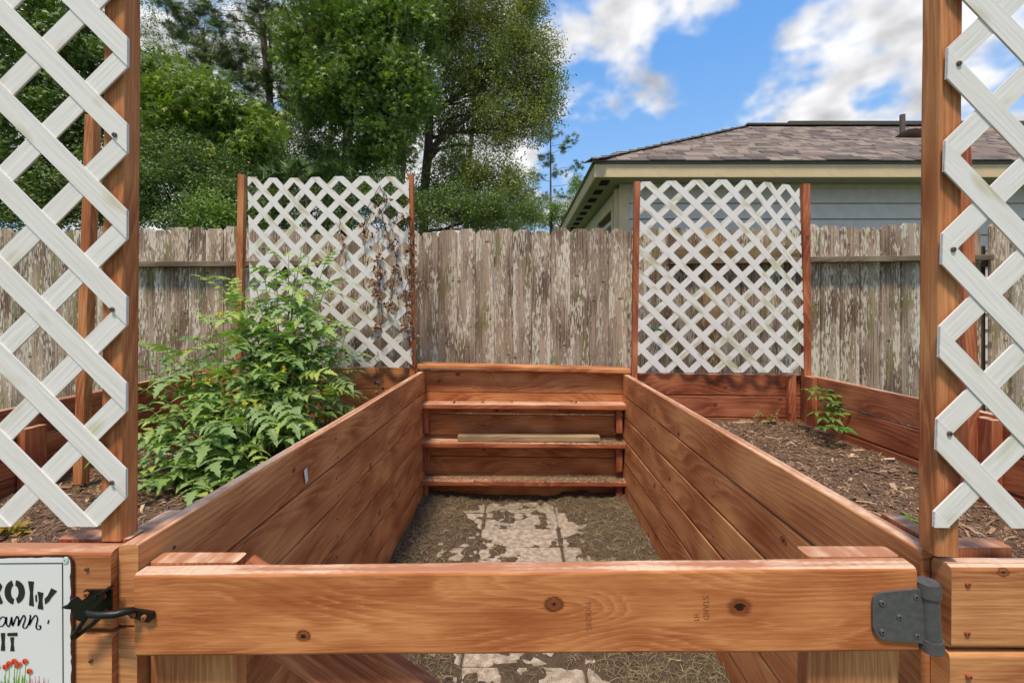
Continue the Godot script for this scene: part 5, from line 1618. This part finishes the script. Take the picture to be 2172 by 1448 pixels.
func trees():
	var star := [star_spray(1, 22, 0.31, 0.14), star_spray(2, 22, 0.30, 0.13), star_spray(3, 20, 0.27, 0.115)]
	var oak := [oval_spray(4, 44, 0.32, 0.075), oval_spray(5, 44, 0.34, 0.07)]
	var privet := [oval_spray(6, 52, 0.26, 0.055, 0.5), oval_spray(7, 48, 0.24, 0.06, 0.5)]
	var tallow := [oval_spray(8, 36, 0.28, 0.085, 0.75), oval_spray(9, 36, 0.30, 0.08, 0.7)]
	var pine := [needle_tuft(10, 110, 0.20), needle_tuft(11, 110, 0.18)]
	var g_star := [Color(0.216, 0.303, 0.086), Color(0.170, 0.249, 0.077), Color(0.269, 0.356, 0.096), Color(0.333, 0.410, 0.105), Color(0.144, 0.208, 0.077)]
	var g_new := g_star + [Color(0.27, 0.38, 0.05), Color(0.34, 0.41, 0.06)]
	var g_oak := [Color(0.194, 0.260, 0.077), Color(0.235, 0.297, 0.077), Color(0.152, 0.208, 0.068), Color(0.287, 0.335, 0.077), Color(0.371, 0.364, 0.077)]
	var g_dark := [Color(0.144, 0.216, 0.070), Color(0.174, 0.253, 0.080), Color(0.222, 0.296, 0.090), Color(0.125, 0.173, 0.059)]
	var g_pine := [Color(0.129, 0.205, 0.064), Color(0.161, 0.248, 0.071), Color(0.208, 0.304, 0.078), Color(0.104, 0.163, 0.057)]
	var g_light := [Color(0.222, 0.354, 0.083), Color(0.185, 0.297, 0.074), Color(0.294, 0.425, 0.092)]
	var wood := "trees of the wood edge behind the fence"
	# young sweetgum right behind the fence
	tree("sweetgum_tree", "young star-leaved tree with yellow-green tips beside the lone pine", wood, [P(430, 1050, 9.2) * Vector3(1, 0, 1), P(425, 480, 9.2), P(420, 260, 9.2), P(400, 160, 9.2)], 0.09, 0.03,
		[[370, 215, 9.2, 0.95, 0.85, 0.9, 190], [450, 240, 8.9, 0.85, 0.7, 0.8, 170], [520, 290, 9.0, 0.65, 0.55, 0.7, 110], [380, 330, 9.0, 0.95, 0.6, 0.8, 150], [480, 350, 9.2, 0.85, 0.5, 0.8, 120], [330, 150, 9.4, 0.45, 0.4, 0.5, 45]], star, M.star_leaf, g_new, 0.03)
	# tall sweetgum in the middle
	tree("sweetgum_tree", "tall star-leaved tree with full bright crown between pine and leaning-limbed tree", wood, [P(735, 950, 11.5) * Vector3(1, 0, 1), P(735, 400, 11.5), P(742, 200, 11.5), P(760, -50, 11.5), P(760, -260, 11.5)], 0.17, 0.06,
		[[720, 60, 11.3, 1.5, 1.2, 1.2, 330], [830, 60, 11.0, 1.35, 1.1, 1.2, 310], [760, 180, 11.0, 1.4, 0.95, 1.1, 290], [860, 190, 11.0, 0.85, 0.9, 0.9, 190], [680, 210, 11.4, 0.75, 0.9, 0.9, 120], [820, 290, 11.2, 0.8, 0.7, 0.8, 140], [660, 120, 11.4, 0.8, 0.8, 0.8, 110], [740, -110, 11.6, 2.0, 1.3, 1.4, 330], [880, -80, 11.4, 1.2, 1.0, 1.2, 160], [760, 340, 11.8, 0.9, 0.6, 0.8, 110]], star, M.star_leaf, g_star + [Color(0.16, 0.28, 0.045)], 0.06)
	# the water oak with its long limb
	var ok = tree("oak_tree", "tall fine-leaved olive green tree with pale forked limbs next to house roof", wood, [P(898, 880, 13.0) * Vector3(1, 0, 1), P(898, 480, 13.0), P(906, 330, 13.0), P(914, 250, 13.0), P(905, 120, 13.0), P(940, -120, 13.0), P(960, -300, 13.0)], 0.17, 0.05,
		[[1010, 40, 13.0, 1.75, 1.2, 1.4, 494], [920, 60, 13.4, 1.2, 1.2, 1.2, 260], [1100, 110, 12.8, 1.25, 1.0, 1.2, 377], [1010, 170, 12.8, 1.5, 0.9, 1.2, 390], [1150, 200, 12.8, 0.75, 0.85, 0.9, 221], [1080, 260, 12.7, 1.25, 0.75, 1.1, 325], [960, 270, 13.4, 0.9, 0.7, 1.0, 143], [1000, 370, 12.8, 1.35, 0.75, 1.1, 312], [1080, 400, 12.6, 0.7, 0.7, 0.9, 156], [930, 420, 12.6, 0.9, 0.6, 0.8, 143], [1060, -90, 13.2, 1.5, 1.1, 1.3, 312], [930, -90, 13.4, 1.6, 1.3, 1.3, 286], [1040, 455, 12.5, 1.3, 0.5, 0.9, 221], [1120, 20, 13.0, 0.55, 0.9, 0.8, 117]], oak, M.oval_leaf, g_oak, 0.05, 0.5, -0.2)
	var lb := MB.new()
	lb.tube([P(910, 320, 12.95), P(945, 285, 12.8), P(985, 255, 12.6), P(1020, 225, 12.4), P(1060, 190, 12.3)], [0.095, 0.08, 0.065, 0.05, 0.03], 8)
	lb.tube([P(905, 345, 12.95), P(930, 315, 12.7), P(975, 305, 12.5), P(1000, 310, 12.4)], [0.08, 0.06, 0.04, 0.02], 8)
	lb.tube([P(985, 255, 12.6), P(1000, 230, 12.4), P(1040, 200, 12.2), P(1060, 170, 12.2)], [0.05, 0.04, 0.03, 0.015], 7)
	part("main_limb", lb, M.bark, ok)
	# the pine
	var tufts := []
	for q in [[400, 40], [440, 15], [480, 60], [510, 110], [560, 60], [600, 30], [540, 20], [420, 90], [460, 120], [500, 150], [430, 145], [540, 160], [620, 90], [590, 120], [575, 170], [640, 140], [380, 70], [370, 10], [610, 200], [650, 185], [520, 190], [560, 230], [600, 250], [640, 230], [660, 260]]: tufts.append([q[0], q[1], 13.0 + rng.randf_range(-0.7, 0.7), 0.5, 0.32, 0.5, 26])
	for q in [[350, -60], [450, -50], [550, -60], [630, -40]]: tufts.append([q[0], q[1], 13.0, 0.9, 0.5, 0.8, 40])
	tree("pine_tree", "tall pine with dark needle tufts and a bare straight trunk", wood, [P(580, 900, 13.2) * Vector3(1, 0, 1), P(580, 480, 13.2), P(575, 250, 13.2), P(560, 100, 13.2), P(545, -100, 13.2), P(540, -250, 13.2)], 0.13, 0.06, tufts, pine, M.needle, g_pine, 0.035, 0.6, -0.6)
	# young pine peeping over the lattice
	var low := []
	for q in [[600, 362], [640, 350], [625, 372], [690, 355], [720, 366], [670, 378], [580, 375]]: low.append([q[0], q[1], 8.6, 0.20, 0.13, 0.25, 9])
	tree("pine_tree", "young pine whose bright needle tufts peep over the lattice top", wood, [P(650, 1010, 8.6) * Vector3(1, 0, 1), P(650, 450, 8.6), P(650, 375, 8.6)], 0.05, 0.02, low, pine, M.needle, [Color(0.07, 0.15, 0.035), Color(0.09, 0.18, 0.04)], 0.02, 0.6, -0.9)
	# broad-leaved tree at the far left, seen through the large trellis
	tree("tallow_tree", "round-leaved tree behind the fence, seen through the large lattice beside sign", wood, [P(90, 1000, 9.0) * Vector3(1, 0, 1), P(95, 480, 9.0), P(80, 250, 9.0), P(60, 0, 9.0)], 0.10, 0.04,
		[[40, 60, 9.0, 1.2, 1.0, 1.0, 200], [160, 120, 9.0, 0.9, 0.8, 0.9, 150], [60, 230, 8.8, 1.2, 0.8, 0.9, 190], [190, 260, 9.0, 0.8, 0.7, 0.8, 120], [30, 370, 8.8, 1.0, 0.7, 0.8, 150], [150, 400, 8.8, 1.0, 0.6, 0.8, 150], [-150, 150, 9.0, 1.3, 1.6, 1.2, 240], [110, -60, 9.2, 1.2, 0.8, 1.0, 120]], tallow, M.oval_leaf, g_dark + [Color(0.14, 0.20, 0.035), Color(0.10, 0.21, 0.04)], 0.04)
	# distant small pine against the sky and its neighbours
	var far := []
	for q in [[1168, 285], [1150, 330], [1195, 315], [1215, 300], [1140, 375], [1190, 365], [1225, 350], [1150, 420], [1195, 410], [1235, 385], [1165, 345], [1175, 440]]: far.append([q[0], q[1], 24.0, 0.55, 0.3, 0.5, 14])
	tree("pine_tree", "thin distant pine with sparse branches against the sky by the roof corner", wood, [P(1168, 720, 24.0) * Vector3(1, 0, 1), P(1168, 480, 24.0), P(1168, 350, 24.0), P(1168, 275, 24.0)], 0.10, 0.03, far, pine, M.needle, g_pine, 0.03, 0.6, -0.9)
	tree("shrub_tree", "bright green low tree at the house corner", wood, [P(1170, 760, 17.0) * Vector3(1, 0, 1), P(1170, 500, 17.0), P(1170, 440, 17.0)], 0.06, 0.03, [[1165, 455, 17.0, 0.9, 0.7, 0.8, 140], [1215, 450, 16.6, 0.6, 0.7, 0.7, 100], [1230, 400, 17.5, 0.45, 0.5, 0.5, 55], [1120, 450, 17.0, 0.6, 0.6, 0.6, 80]], privet, M.oval_leaf, g_light, 0.03)
	# shrubs under the trees
	tree("privet_shrub", "dense fine-leaved shrub filling the space below the young star-leaved tree", wood, [P(400, 1080, 8.2) * Vector3(1, 0, 1), P(400, 600, 8.2), P(400, 450, 8.2)], 0.05, 0.02, [[340, 320, 8.3, 0.55, 0.5, 0.5, 90], [410, 380, 8.1, 0.9, 0.6, 0.7, 170], [330, 420, 8.0, 0.7, 0.5, 0.6, 130], [480, 430, 8.0, 0.7, 0.45, 0.6, 120], [420, 470, 7.8, 1.2, 0.4, 0.6, 150]], privet, M.oval_leaf, g_dark + [Color(0.11, 0.21, 0.05)], 0.02)
	tree("privet_shrub", "light green rounded shrub showing above the pickets left of the lattice", wood, [P(450, 1100, 7.4) * Vector3(1, 0, 1), P(450, 640, 7.4), P(450, 500, 7.4)], 0.04, 0.02, [[450, 460, 7.3, 0.35, 0.3, 0.35, 60], [480, 480, 7.3, 0.3, 0.25, 0.3, 40]], privet, M.oval_leaf, g_light, 0.015)
	tree("privet_shrub", "dark dense shrub mass under the leaning-limbed tree", wood, [P(960, 900, 10.5) * Vector3(1, 0, 1), P(960, 560, 10.5), P(960, 470, 10.5)], 0.06, 0.03, [[880, 450, 10.6, 0.8, 0.6, 0.7, 130], [960, 440, 10.8, 0.9, 0.6, 0.7, 140], [1050, 460, 10.6, 0.8, 0.5, 0.7, 120], [1110, 470, 10.4, 0.5, 0.4, 0.6, 70], [820, 420, 10.8, 0.7, 0.7, 0.7, 110]], privet, M.oval_leaf, g_dark, 0.02)
	tree("privet_shrub", "dark dense shrub mass behind the lattice with the dead vine", wood, [P(660, 950, 10.8) * Vector3(1, 0, 1), P(660, 560, 10.8), P(660, 440, 10.8)], 0.06, 0.03, [[605, 310, 11.6, 0.8, 0.7, 0.7, 110], [680, 320, 11.8, 0.8, 0.7, 0.7, 110], [600, 400, 10.9, 0.8, 0.8, 0.7, 130], [690, 410, 10.9, 0.9, 0.8, 0.7, 150], [780, 420, 10.9, 0.8, 0.7, 0.7, 130], [560, 460, 10.6, 0.8, 0.6, 0.7, 110], [690, 480, 10.6, 1.3, 0.4, 0.7, 130]], privet, M.oval_leaf, g_dark, 0.02)
	tree("privet_shrub", "dark dense shrub mass behind the fence at the far end of wood", wood, [P(80, 1000, 8.6) * Vector3(1, 0, 1), P(80, 620, 8.6), P(80, 480, 8.6)], 0.05, 0.03, [[40, 450, 8.5, 1.1, 0.5, 0.7, 150], [170, 440, 8.5, 0.9, 0.6, 0.7, 140], [250, 400, 8.6, 0.8, 0.8, 0.7, 140], [-120, 430, 8.6, 1.0, 0.9, 0.7, 140]], privet, M.oval_leaf, g_dark, 0.02)
	# the wood behind
	var k := 0
	for q in [[-100, 26], [90, 21], [260, 24], [420, 20], [560, 25], [690, 20], [850, 23], [990, 26]]:
		var d: float = q[1]
		tree("forest_tree", "dark broad-leaved tree of the wood standing behind the nearer trees", wood, [P(q[0], 700, d) * Vector3(1, 0, 1), P(q[0], 450, d), P(q[0] + 15, 200, d), P(q[0] + 10, 60, d)], 0.2, 0.06,
			[[q[0] + 10, 40, d, 2.0, 1.9, 1.6, 130], [q[0] - 40, 130, d, 2.0, 1.9, 1.6, 190], [q[0] + 50, 230, d, 2.0, 1.8, 1.6, 200], [q[0] - 20, 330, d, 2.1, 1.6, 1.6, 200], [q[0] + 20, 430, d, 2.3, 1.3, 1.6, 170]], [oak[0], privet[0]] if k % 2 else [star[2], oak[1]], M.oval_leaf, g_dark + [Color(0.09, 0.14, 0.03)], 0.06, 0.5, -0.05)
		k += 1
